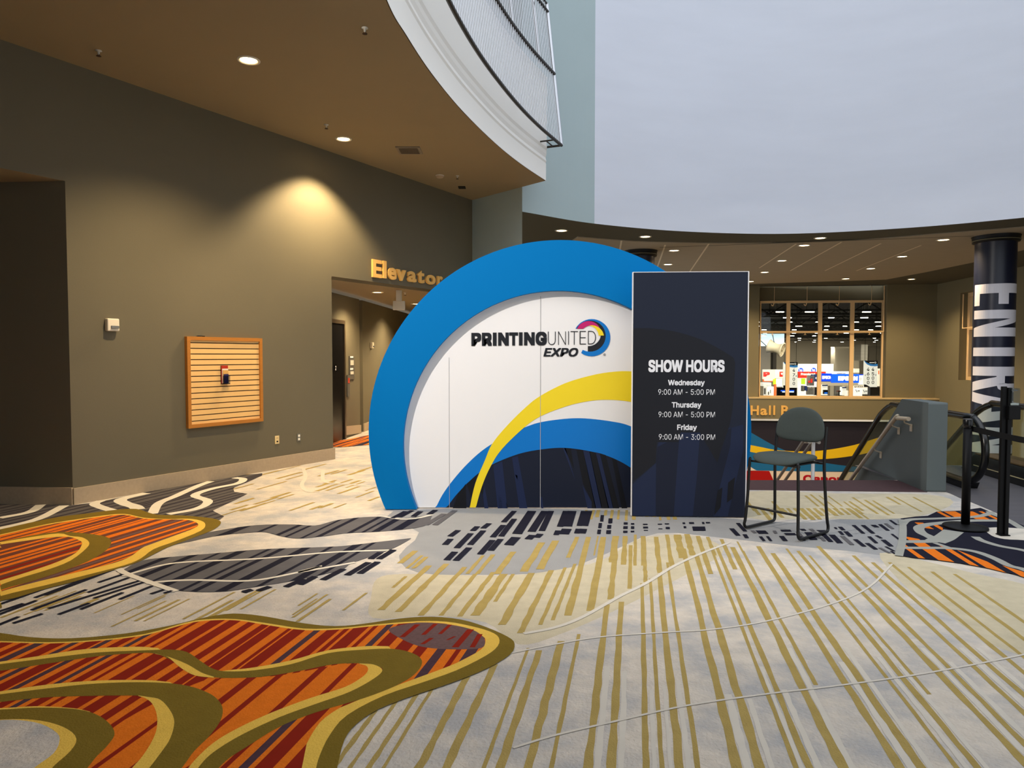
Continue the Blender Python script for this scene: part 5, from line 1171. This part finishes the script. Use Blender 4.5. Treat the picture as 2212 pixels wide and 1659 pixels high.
# second window at the right, mostly hidden by the lettered column
def R2(l, z, o=0.0): v = rw0+dr*l+NR*o; return Vector((v.x,v.y,z))
root = thing('window_2', 'tan framed window in the right wall half hidden by the lettered column', 'window', R2(0.5,z0r)); root['kind'] = 'structure'
Lr = (rw1-rw0).xy.length; zmr = RP(2092,708).z
mb = MB(); 
def rbar(mb, a, b, za, zc, t=0.1, o=-0.345): mb.prism([R2(a,za,o),R2(b,za,o),R2(b,zc,o),R2(a,zc,o)], NR*t)
rbar(mb,0.003,Lr-0.003,z0r,z0r+0.12); rbar(mb,0.003,Lr-0.003,z1r-0.12,z1r); rbar(mb,0.003,0.14,z0r+0.12,z1r-0.12); rbar(mb,Lr-0.14,Lr-0.003,z0r+0.12,z1r-0.12); rbar(mb,0.14,Lr-0.14,zmr-0.05,zmr+0.05)
obj('window_frame', mb, M_wf, root)
for k in (1,2,3):
    mb = MB(); rbar(mb,Lr*k/4-0.06,Lr*k/4+0.06,z0r+0.12,zmr-0.05,0.08); rbar(mb,Lr*k/4-0.06,Lr*k/4+0.06,zmr+0.05,z1r-0.12,0.08); obj('mullion', mb, M_wf, root)
mb = MB(); rbar(mb,0.14,Lr-0.14,z0r+0.12,z1r-0.12,0.01,-0.34); obj('glass_pane', mb, M_wg, root)
t_ = thing('corner_pipe', 'thin tan pipe bent across the half hidden right window', 'pipe', R2(0.1,zmr,0.05)); mb = MB(); mb.tube([R2(0.08,z1r-0.05,-0.06),R2(0.08,zmr,-0.06),R2(Lr-0.1,zmr,-0.06)], 0.022, 8); obj('pipe', mb, M_wf, t_)

# ------------------------------------------------------------------ doorway banners under the beam
def BN(px, py, o): return BP(px, py, o)
bo = 0.22
t_ = thing('doorway_banner', 'wide navy fabric banner with blue and yellow waves under the Hall B beam', 'banner', BN(1780,1020,bo))
ZB1 = (1600,890,8.508)
mb = MB(); zt3, zb3 = BN(1780,912.5,bo).z, BN(1780,1018.5,bo).z
ua, ub = (BN(1590,950,bo)), (BN(1960,950,bo))
mb.prism([(ua.x,ua.y,zb3),(ub.x,ub.y,zb3),(ub.x,ub.y,zt3),(ua.x,ua.y,zt3)], -NB*0.02, 0)
def bband(a, b, m, o):
    p = smooth([BN(x,y,bo+o) for x,y in cz(a,*ZB1)],5); q = smooth([BN(x,y,bo+o) for x,y in cz(b,*ZB1)],5)
    mb.add([(v.x,v.y,max(zb3,min(zt3,v.z))) for v in p+q[::-1]], [list(range(len(p)+len(q)))], m)
bband([(-80,200),(85,315),(350,470),(600,610),(850,720),(1100,830),(1300,880),(1550,935),(1900,985),(2200,1010),(3000,1040)], [(-80,1090),(85,1090),(600,1090),(1100,1090),(2200,1090),(3000,1090)], 1, 0.002)
bband([(-80,560),(85,590),(350,640),(600,690),(850,715),(1100,722),(1400,715),(1700,680),(2000,625),(2212,572),(2500,480),(3000,330)], [(-80,690),(85,715),(350,765),(600,810),(850,840),(1100,860),(1400,868),(1700,852),(2000,815),(2212,780),(2500,710),(3000,600)], 2, 0.004)
bband([(-80,830),(85,925),(200,1020),(300,1080)], [(-80,1092),(85,1092),(200,1092),(300,1091)], 3, 0.006)
obj('fabric', mb, [mat('banner_navy', (36,34,48), 0.7), mat('banner_blue', (20,104,160), 0.7), mat('banner_yellow', (236,196,24), 0.7), mat('banner_cream', (232,214,200), 0.7)], t_)
mb = MB(); mb.tube([Vector((ua.x,ua.y,zt3+0.02)),Vector((ub.x,ub.y,zt3+0.02))], 0.025, 8); obj('hanging_rod', mb, M_cb, t_)
t_ = thing('canon_banner', 'cream banner with red lettering hung below the navy wave banner', 'banner', BN(1780,1060,bo))
zt4, zb4 = BN(1780,1019.5,bo).z, BN(1780,1075,bo).z
mb = MB(); mb.prism([(ua.x,ua.y,zb4),(ub.x,ub.y,zb4),(ub.x,ub.y,zt4),(ua.x,ua.y,zt4)], -NB*0.02, 0); cfab = obj('fabric', mb, mat('banner_cream', (232,214,200), 0.7), t_)
mb = MB(); o_ = [BN(x,y,bo+0.004) for x,y in cz([(80,1078),(525,1082),(600,1250),(690,1450),(80,1450)],*ZB1)]; mb.add(o_, [list(range(5))], 0); obj('red_panel', mb, mat('banner_red', (170,8,8), 0.6), cfab)
a, b, c = [BN(x,y,bo+0.005) for x,y in cz([(1145,1300),(1900,1300),(1145,1155)],*ZB1)]
mb = MB(); text_on(mb, 'Canon', a, db, (0,0,1), width=(b-a).xy.length, height=c.z-a.z, bold=0.03); obj('lettering', mb, mat('banner_crimson', (176,0,30), 0.6), cfab)

# ------------------------------------------------------------------ exhibition hall behind the window
HX0, HX1, HY0, HY1, HCZ = 3.0, 90.0, 27.75, 132.0, 4.9
M_conc = mat('hall_concrete', (176,166,150), 0.85, var=0.1, vscale=0.5); M_hc = mat('hall_ceiling', (12,12,12), 0.9)
mb = MB(); mb.wall((HX0,HY1),(HX1,HY1),-6,HCZ); struct('wall_hall_far', mb, M_conc)
mb = MB(); mb.wall((HX0,HY0+0.6),(HX0,HY1),-6,HCZ); mb.wall((HX1,HY0),(HX1,HY1),-6,HCZ); mb.wall((16.8,HY0),(HX1,HY0),-6,HCZ+1); mb.wall((HX0,HY0+0.6),(8.0,HY0+0.6),-6,HCZ); struct('wall_hall_side', mb, M_conc)
mb = MB(); mb.poly([(HX0,HY0-1.2,HCZ),(HX1,HY0-1.2,HCZ),(HX1,HY1,HCZ),(HX0,HY1,HCZ)]); struct('ceiling_hall', mb, M_hc)
mb = MB(); mb.poly([(HX0,HY0,-6),(HX1,HY0,-6),(HX1,HY1,-6),(HX0,HY1,-6)]); struct('floor_hall', mb, mat('hall_floor', (170,164,156), 0.7))
def PT(px, py, Y): return D(px, py, Y)
Z4 = (1600,690,9.217); Z5h = (1750,690,9.217)
# concrete pier, ducts and dark trusses
def panel(mb, x0, y0, x1, y1, Y, t=0.2, m=0, Z=None):
    (x0,y0),(x1,y1) = cz([(x0,y0),(x1,y1)],*(Z or Z4))
    a, b = D(x0,y1,Y), D(x1,y0,Y); mb.box(((a.x+b.x)/2,Y+t/2,(a.z+b.z)/2), (abs(b.x-a.x),t,abs(b.z-a.z)), m)
BODY = {}
def slab_thing(name, label, cat, x0, y0, x1, y1, Y, m, Z=None, t=0.2, group=None, pn='body'):
    mb = MB(); panel(mb,x0,y0,x1,y1,Y,t,0,Z); b = mb
    c = Vector((sum(v[0] for v in b.v)/8, sum(v[1] for v in b.v)/8, min(v[2] for v in b.v)))
    t_ = thing(name, label, cat, c, group); BODY[t_.name] = obj(pn, mb, m, t_); return t_
mb = MB(); panel(mb,480,545,985,1600,112,1.5,0,Z5h); struct('wall_hall_pier', mb, mat('pier_concrete', (214,204,186), 0.85, var=0.06, vscale=0.4))
mb = MB(); panel(mb,1010,500,1150,820,104,2,0,Z5h); struct('trim_hall_duct', mb, mat('duct_grey', (150,146,138), 0.5, var=0.3, vscale=0.7, stretch=(0.1,0.1,5)))
mb = MB(); panel(mb,1150,530,1420,1700,108,1,0,Z5h); struct('wall_hall_grey', mb, mat('hall_grey_wall', (96,90,80), 0.85))  # darker grey stretch of hall wall
mb = MB(); panel(mb,640,660,715,1100,110,1,0,Z4); struct('trim_hall_post', mb, mat('post_dark', (60,56,52), 0.8))
M_tr = mat('truss_dark', (26,26,25), 0.7)
for k, (Y, zz) in enumerate([(36,4.3),(44,4.4),(52,4.45),(60,4.5),(70,4.5),(82,4.55),(96,4.6),(112,4.6)]):
    t_ = thing('roof_truss', 'dark roof truss under the exhibition hall ceiling', 'truss', (40,Y,zz), 'roof trusses in the hall')
    mb = MB()
    for z in (zz,zz-0.6): mb.tube([(5,Y,z),(88,Y,z)], 0.05, 6)
    for i in range(40): x = 6+2*i; mb.tube([(x,Y,zz),(x+1,Y,zz-0.6),(x+2,Y,zz)], 0.03, 4)
    obj('lattice', mb, M_tr, t_)
    for x in (Y*0.36,Y*0.45,Y*0.53) if Y != 44 else ():
        l_ = bpy.data.lights.new('hall_fill_light','SPOT'); l_.spot_size = math.radians(150); l_.spot_blend = 0.5; l_.energy = 620*min(2.2, (Y/50)**2); l_.color = (1,0.9,0.74); l_.shadow_soft_size = 0.2  # added fill light without a fixture, brightens the hall walls
        lo = bpy.data.objects.new('hall_fill_light', l_); COL.objects.link(lo); lo.parent = t_; lo.location = (x-40, 1.2, -0.75); lo.rotation_euler = Vector((0,0.45,-1)).to_track_quat('-Z','Y').to_euler()
M_strip = lamp_mat('strip_white', (255,246,232), 14)
n_ = 0
for r_, Y in enumerate([33,38,43,49,56,64,73,83,94,106]):
    x_a, x_b = (1620-1106)/FPX*Y, (1925-1106)/FPX*Y
    nn_ = 3 if Y < 40 else 5
    for i in range(nn_):
        x = x_a+(x_b-x_a)*(i+0.5+random.uniform(-0.28,0.28))/nn_; L_ = random.uniform(0.28,0.5)
        t_ = thing('strip_light', 'white strip light hanging in the dark exhibition hall ceiling', 'ceiling light', (x,Y,3.62), 'strip lights in the hall')
        mb = MB(); mb.box((x,Y,3.66), (L_,0.11,0.05)); mb.tube([(x-0.15,Y,3.68),(x-0.15,Y,HCZ-0.02)], 0.01, 5); mb.tube([(x+0.15,Y,3.68),(x+0.15,Y,HCZ-0.02)], 0.01, 5); obj('housing', mb, M_tr, t_)
        mb = MB(); mb.box((x,Y,3.615), (L_-0.03,0.08,0.03)); obj('lamp_tube', mb, M_strip, t_)
# the fan reel at the left of the window
fb = D(1676,752,40); 
t_ = thing('duct_fan', 'round white drum shaped fan hanging inside the hall window', 'fan', fb)
Rf = Vector((0.75,-0.6,-0.28)).to_track_quat('Z','Y').to_matrix()
M_fan = mat('fan_white', (238,226,200), 0.5)
mb = MB(); mb.lathe([(0.0,-0.42),(0.36,-0.42),(0.40,-0.40),(0.34,-0.3),(0.26,-0.05),(0.26,0.1),(0.33,0.28),(0.38,0.36)], fb, 28, 0, Rf); obj('drum', mb, M_fan, t_)
mb = MB(); mb.lathe([(0.36,0.34),(0.41,0.34),(0.42,0.37),(0.41,0.40),(0.36,0.40),(0.355,0.37),(0.36,0.34)], fb, 32, 0, Rf); obj('rim', mb, M_fan, t_)
mb = MB(); mb.lathe([(0,0.38),(0.09,0.38),(0.10,0.35),(0,0.35)], fb, 16, 0, Rf)
for k in range(7):
    a = k*math.tau/7; p0_ = Rf @ Vector((0.08*math.cos(a),0.08*math.sin(a),0.37)); p1_ = Rf @ Vector((0.37*math.cos(a+0.4),0.37*math.sin(a+0.4),0.37)); mb.tube([fb+p0_,fb+p1_], 0.012, 5)
obj('grille', mb, mat('fan_tan', (196,176,140), 0.5), t_)
mb = MB(); mb.tube([fb+Vector((-0.1,0,0.3)), fb+Vector((-0.3,0.2,1.6)), (fb.x-0.3,fb.y+0.2,HCZ-0.02)], 0.02, 6); mb.tube([fb+Vector((-0.3,0,-0.1)), fb+Vector((-1.2,0.2,0.8)), (fb.x-1.2,fb.y+0.2,HCZ-0.02)], 0.025, 6); obj('hanger', mb, M_tr, t_)
# hall window glimpse behind the fan
t_ = slab_thing('daylight_window', 'pale daylight window high in the hall behind the fan', 'window', 365,285,870,530,76,mat('daylight', (178,206,222), 0.5, emit=0.75, var=0.25, vscale=0.6),Z4,0.1)
# booth signs and stands: label, px box (zoomed frame), distance, colour
def E(name, c, e=0.35): return mat(name, c, 0.5, emit=e)  # booth and banner colours glow in place of hall lighting; screens really glow
S_w = E('booth_white_glow', (246,240,228), 0.55); S_w2 = E('booth_cream_glow', (248,232,210), 0.5); S_red = E('booth_red_glow', (226,44,24), 0.4); S_blue = E('booth_blue_glow', (0,60,224), 0.6); S_blue2 = E('booth_bright_blue_glow', (0,84,232), 0.6)
S_nav = mat('booth_navy', (34,58,120), 0.5); S_org = E('booth_orange_glow', (240,110,60), 0.4); S_lime = E('booth_lime_glow', (190,230,50), 0.4); S_blk = mat('booth_black', (24,24,28), 0.4); S_gry = mat('booth_grey', (110,108,106), 0.6)
def sign_text(t_, body, x0, y0, x1, y1, Y, m, Z, bold=0.03, nm='lettering'):
    (x0,y0),(x1,y1) = cz([(x0,y0),(x1,y1)],*Z); a, b, c = D(x0,y1,Y), D(x1,y1,Y), D(x0,y0,Y)
    mb = MB(); text_on(mb, body, a, (1,0,0), (0,0,1), width=b.x-a.x, height=c.z-a.z, bold=bold); obj(nm, mb, m, BODY.get(t_.name, t_))
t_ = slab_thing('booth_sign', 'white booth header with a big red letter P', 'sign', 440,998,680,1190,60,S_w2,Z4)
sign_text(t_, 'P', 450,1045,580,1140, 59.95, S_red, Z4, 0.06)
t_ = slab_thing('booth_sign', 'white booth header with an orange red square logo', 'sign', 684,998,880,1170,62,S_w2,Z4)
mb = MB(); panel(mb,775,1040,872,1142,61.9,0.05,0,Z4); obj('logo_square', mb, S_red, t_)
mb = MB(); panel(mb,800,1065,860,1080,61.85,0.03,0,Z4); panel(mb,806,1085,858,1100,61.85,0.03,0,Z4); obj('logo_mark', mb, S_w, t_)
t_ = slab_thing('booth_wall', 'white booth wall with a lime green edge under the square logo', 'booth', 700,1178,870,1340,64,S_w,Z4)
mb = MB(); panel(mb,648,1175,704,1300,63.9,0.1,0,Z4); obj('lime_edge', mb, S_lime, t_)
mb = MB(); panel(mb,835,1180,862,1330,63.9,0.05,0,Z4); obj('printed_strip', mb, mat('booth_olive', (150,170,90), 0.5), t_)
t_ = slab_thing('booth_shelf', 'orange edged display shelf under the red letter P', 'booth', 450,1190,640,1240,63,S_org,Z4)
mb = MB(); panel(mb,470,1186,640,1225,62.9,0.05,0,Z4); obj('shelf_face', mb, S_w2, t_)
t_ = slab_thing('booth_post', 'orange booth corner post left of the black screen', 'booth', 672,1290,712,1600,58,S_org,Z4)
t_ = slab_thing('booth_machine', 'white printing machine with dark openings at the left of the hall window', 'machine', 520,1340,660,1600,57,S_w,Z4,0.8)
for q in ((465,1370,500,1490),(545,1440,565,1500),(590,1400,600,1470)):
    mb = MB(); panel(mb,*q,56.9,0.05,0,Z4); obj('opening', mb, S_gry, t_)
t_ = slab_thing('booth_machine', 'low white printing machine with tilted lid under the orange shelf', 'machine', 450,1260,610,1330,61,S_w,Z4,0.8)
mb = MB(); panel(mb,515,1325,600,1345,60.9,0.05,0,Z4); obj('tray', mb, S_nav, t_)
t_ = slab_thing('display_screen', 'black display screen with a glowing blue ship like picture', 'screen', 735,1360,1115,1600,52,S_blk,Z4)
mb = MB(); panel(mb,800,1410,1065,1432,51.9,0.03,0,Z4); obj('picture_glow', mb, E('screen_blue',(40,90,230),1.2), t_)
mb = MB(); panel(mb,830,1434,1060,1452,51.88,0.03,0,Z4); obj('picture_streak', mb, E('screen_white',(230,236,255),1.4), t_)
# hanging aisle banners
def aisle(label, x0, y0, x1, y1, Y, Z, cols, tail):
    t_ = slab_thing('aisle_banner', label, 'banner', x0,y0,x1,y1,Y,S_w,Z,0.05,'hanging aisle banners',pn='fabric')
    w_ = x1-x0; h_ = y1-y0
    def pg(pts, dy): 
        mb = MB(); mb.add([D(x,y,Y-dy) for x,y in cz(pts,*Z)], [list(range(len(pts)))]); return mb
    obj('blue_swoosh', pg([(x0+0.05*w_,y0+0.002*h_),(x0+0.1*w_,y0+0.05*h_),(x0+0.25*w_,y0+0.14*h_),(x0+0.5*w_,y0+0.2*h_),(x0+0.8*w_,y0+0.215*h_),(x1,y0+0.2*h_),(x1,y0)], 0.004), E('banner_sky_glow',(60,140,210),0.3), t_)
    obj('dark_swoosh', pg([(x0+0.08*w_,y0),(x0+0.18*w_,y0+0.05*h_),(x0+0.4*w_,y0+0.11*h_),(x0+0.7*w_,y0+0.135*h_),(x1,y0+0.12*h_),(x1,y0)], 0.008), S_blk, t_)
    mb = MB(); panel(mb,x0+0.42*w_,y0+0.06*h_,x0+0.78*w_,y0+0.085*h_,Y-0.012,0.002,0,Z); obj('brand_bar', mb, S_w, t_)
    (lx,ly), = cz([(x0+0.83*w_,y0+0.072*h_)],*Z); c_ = D(lx,ly,Y-0.014); R_ = abs(D(lx+0.055*w_/Z[2],ly,Y).x-c_.x)
    mb = MB(); mb.add([(c_.x+R_*math.cos(math.radians(150-275*k/20)),c_.y,c_.z+R_*math.sin(math.radians(150-275*k/20))) for k in range(21)]+[(c_.x+0.6*R_*math.cos(math.radians(150-275*k/20)),c_.y,c_.z+0.6*R_*math.sin(math.radians(150-275*k/20))) for k in range(21)], [(k,k+1,22+k,21+k) for k in range(20)]); obj('brand_ring', mb, S_w, t_)
    for (digits, xc, ys, hh, ww_) in cols:
        for ch, yc in zip(digits, ys):
            sign_text(t_, ch, xc-ww_/2, yc-hh/2, xc+ww_/2, yc+hh/2, Y-0.01, S_blk, Z, 0.012, 'digit')
    if tail: obj('dark_tail', pg([(x0+0.03*w_,y1-0.1*h_),(x0+0.2*w_,y1-0.085*h_),(x0+0.42*w_,y1-0.02*h_),(x0+0.46*w_,y1),(x0+0.03*w_,y1)], 0.006), S_blk, t_)
    (xa_,ya_),(xb_,yb_) = cz([(x0+0.1*w_,y0),(x1-0.1*w_,y0)],*Z)
    for p in (D(xa_,ya_,Y+0.025), D(xb_,yb_,Y+0.025)):
        mb = MB(); mb.tube([p,(p.x,p.y,HCZ-0.02)], 0.012, 5); obj('hanging_wire', mb, M_tr, t_)
    return t_
a_ = aisle('hanging aisle banner numbered 4700 beside a window mullion', 840, 850, 1135, 1360, 46, Z4, [('4700', 1058, (1010,1105,1190,1275), 62, 46)], True)
sign_text(a_, '>', 1096,1110,1116,1146, 45.99, S_nav, Z4, 0.03, 'arrow')
sign_text(a_, '4800'[0], 905,979,951,1041, 45.99, S_blk, Z4, 0.012, 'digit')
for ch, yc in zip('800',(1105,1190,1275)): sign_text(a_, ch, 922,yc-31,968,yc+31, 45.99, S_blk, Z4, 0.012, 'digit')
a_ = aisle('hanging aisle banner numbered 4600 and 4500 at the right of the window', 1062, 822, 1345, 1345, 46, Z5h, [('4600', 1155, (992,1083,1172,1257), 66, 50),('4500', 1250, (992,1083,1168,1252), 66, 50)], True)
sign_text(a_, '<', 1090,1092,1108,1128, 45.99, S_nav, Z5h, 0.03, 'arrow'); sign_text(a_, '>', 1298,1088,1316,1124, 45.99, S_nav, Z5h, 0.03, 'arrow')
# hp cubes, red header
def roundlogo(label, x0,y0,x1,y1,Y,Z,cx,cy,r):
    t_ = slab_thing('booth_sign', label, 'sign', x0,y0,x1,y1,Y,S_w,Z,0.6)
    (px,py),(p2,_) = cz([(cx,cy),(cx+r,cy)],*Z); c_ = D(px,py,Y-0.02); R_ = D(p2,py,Y-0.02).x-c_.x
    mb = MB(); mb.add([(c_.x+R_*math.cos(k*math.tau/28),c_.y,c_.z+R_*math.sin(k*math.tau/28)) for k in range(28)], [list(range(28))]); obj('blue_disc', mb, S_blue, t_)
    sign_text(t_, 'hp', cx-r*0.55, cy-r*0.6, cx+r*0.55, cy+r*0.7, Y-0.03, S_w, Z, 0.01)
roundlogo('white cube sign with a blue round logo above the left part of the red header', 1140,925,1285,1040,74,Z4,1198,1015,52)
roundlogo('white cube sign with a blue round logo above the right part of the red header', 1365,925,1600,1040,74,Z4,1452,1012,52)
slab_thing('booth_wall', 'long white booth fascia behind the two round blue logos', 'booth', 1150,885,1850,1045,80,S_w,Z4)
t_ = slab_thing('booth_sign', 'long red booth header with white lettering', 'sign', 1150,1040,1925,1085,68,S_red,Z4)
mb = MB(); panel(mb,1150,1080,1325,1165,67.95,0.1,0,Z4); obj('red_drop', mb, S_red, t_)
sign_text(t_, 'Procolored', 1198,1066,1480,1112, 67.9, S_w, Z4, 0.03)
t_ = slab_thing('booth_display', 'navy booth panel in front of the red header', 'booth', 1415,1095,1560,1240,62,S_nav,Z4)
sign_text(t_, 'C', 1488,1150,1535,1185, 61.95, S_w, Z4, 0.03)
t_ = slab_thing('poster_stand', 'grey poster stand with a red product picture', 'poster', 1330,1125,1465,1320,60,mat('poster_grey',(150,140,136),0.5),Z4)
mb = MB(); panel(mb,1385,1130,1462,1300,59.95,0.03,0,Z4); obj('dark_half', mb, S_gry, t_)
mb = MB(); panel(mb,1395,1180,1430,1260,59.9,0.03,0,Z4); panel(mb,1350,1220,1380,1260,59.9,0.03,0,Z4); obj('red_picture', mb, S_red, t_)
t_ = slab_thing('booth_flag', 'lime green flag banner left of the poster stand', 'banner', 1222,1175,1285,1290,60,S_lime,Z4)
t_ = slab_thing('booth_wall', 'white booth back wall under the red header', 'booth', 1140,1165,1600,1600,69,S_w,Z4)
for lb, q, m in [('grey ink bottles poster on the white booth wall',(1228,1320,1268,1430),S_gry),('blue grey poster beside the ink bottles',(1282,1325,1322,1420),S_nav),('white rack with dark gaps beside the poster stand',(1330,1340,1470,1500),mat('rack_white',(190,186,178),0.5)),('tall black machine at the edge of the second pane',(1475,1350,1535,1510),S_blk)]:
    t_ = slab_thing('booth_display', lb, 'display', *q, 58, m, Z4, 0.3)
    if 'rack' in lb:
        for k in range(4):
            mb = MB(); panel(mb,1340+32*k,1350+10*(k % 2),1358+32*k,1490,57.9,0.05,0,Z4); obj('rack_gap', mb, S_gry, t_)
# EPSON headers
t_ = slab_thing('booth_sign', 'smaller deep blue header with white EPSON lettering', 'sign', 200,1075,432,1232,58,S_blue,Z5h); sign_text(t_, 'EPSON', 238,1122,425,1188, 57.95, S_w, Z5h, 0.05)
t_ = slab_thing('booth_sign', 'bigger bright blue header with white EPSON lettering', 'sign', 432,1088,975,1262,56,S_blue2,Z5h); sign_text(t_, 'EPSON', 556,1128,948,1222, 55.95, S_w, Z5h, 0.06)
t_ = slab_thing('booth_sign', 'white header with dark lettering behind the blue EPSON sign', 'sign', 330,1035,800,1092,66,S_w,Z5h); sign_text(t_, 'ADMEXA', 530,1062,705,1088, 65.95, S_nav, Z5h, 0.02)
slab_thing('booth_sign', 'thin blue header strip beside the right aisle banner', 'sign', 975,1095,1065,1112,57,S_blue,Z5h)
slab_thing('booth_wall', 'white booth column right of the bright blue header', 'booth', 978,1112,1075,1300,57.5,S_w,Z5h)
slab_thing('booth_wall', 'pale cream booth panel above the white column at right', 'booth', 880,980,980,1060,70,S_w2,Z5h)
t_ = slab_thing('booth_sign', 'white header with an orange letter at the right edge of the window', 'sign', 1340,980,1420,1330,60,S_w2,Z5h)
mb = MB(); panel(mb,1358,1018,1378,1090,59.9,0.03,0,Z5h); panel(mb,1395,1015,1412,1040,59.9,0.03,0,Z5h); obj('orange_mark', mb, S_org, t_)
slab_thing('booth_wall', 'beige booth canopy beam under the EPSON headers', 'booth', 240,1245,1070,1320,60,mat('booth_beige_glow',(200,186,160),0.6,emit=0.2),Z5h)  # beige glows slightly too, standing in for hall light
for lb, q, Y, m in [('small white aisle stand with dark top under the deep blue header',(240,1300,350,1510),54,S_w),('grey partition under the bright blue header',(510,1315,635,1520),62,S_gry),('white stand with dark top under the bright blue header',(637,1345,720,1510),54,S_w),('white counter at the end of the third pane',(725,1420,775,1600),54,S_w2),('white angled machine at the start of the last pane',(890,1370,1040,1600),55,S_w),('white angled machine with grey label in the last pane',(1040,1375,1160,1490),54,S_w),('dark grey screen box at the right edge of the window',(1195,1350,1400,1510),53,mat('box_slate',(58,60,66),0.5)),('row of small cream packages above the angled machines',(880,1325,1170,1372),58,S_w2)]:
    t_ = slab_thing('booth_display', lb, 'display', *q, Y, m, Z5h, 0.4)
    x0,y0,x1,y1 = q
    if 'dark top' in lb:
        mb = MB(); panel(mb,x0,y0,x1,y0+25,Y-0.03,0.02,0,Z5h); obj('dark_top', mb, S_nav, t_)
    if 'angled' in lb:
        mb = MB(); mb.add([D(x,y,Y-0.03) for x,y in cz([(x0+10,y0+25),(x0+22,y0+25),(x0+50,y0+75),(x0+38,y0+80)],*Z5h)], [(0,1,2,3)]); obj('navy_stripe', mb, S_nav, t_)
        mb = MB(); panel(mb,x0+55,y0+45,x0+100,y0+62,Y-0.03,0.02,0,Z5h); obj('label', mb, S_gry, t_)
    if 'packages' in lb:
        for k in range(8):
            mb = MB(); panel(mb,x0+8+36*k,y0+5,x0+26+36*k,y0+22,Y-0.05,0.05,0,Z5h); obj('package', mb, S_gry if k % 2 else S_blk, t_)
t_ = slab_thing('monitor', 'dark blue monitor in front of the white stand', 'monitor', 275,1405,355,1485,53,S_blk,Z5h); mb = MB(); panel(mb,285,1450,345,1480,52.95,0.02,0,Z5h); obj('screen_picture', mb, E('screen_azure',(30,110,220),0.8), t_)
t_ = slab_thing('stool', 'dark red and black stool before the grey partition', 'stool', 558,1418,608,1445,53,mat('stool_red',(120,60,48),0.6),Z5h,0.3,pn='seat'); mb = MB(); panel(mb,570,1445,588,1600,53.1,0.1,0,Z5h); obj('leg', mb, S_blk, t_)
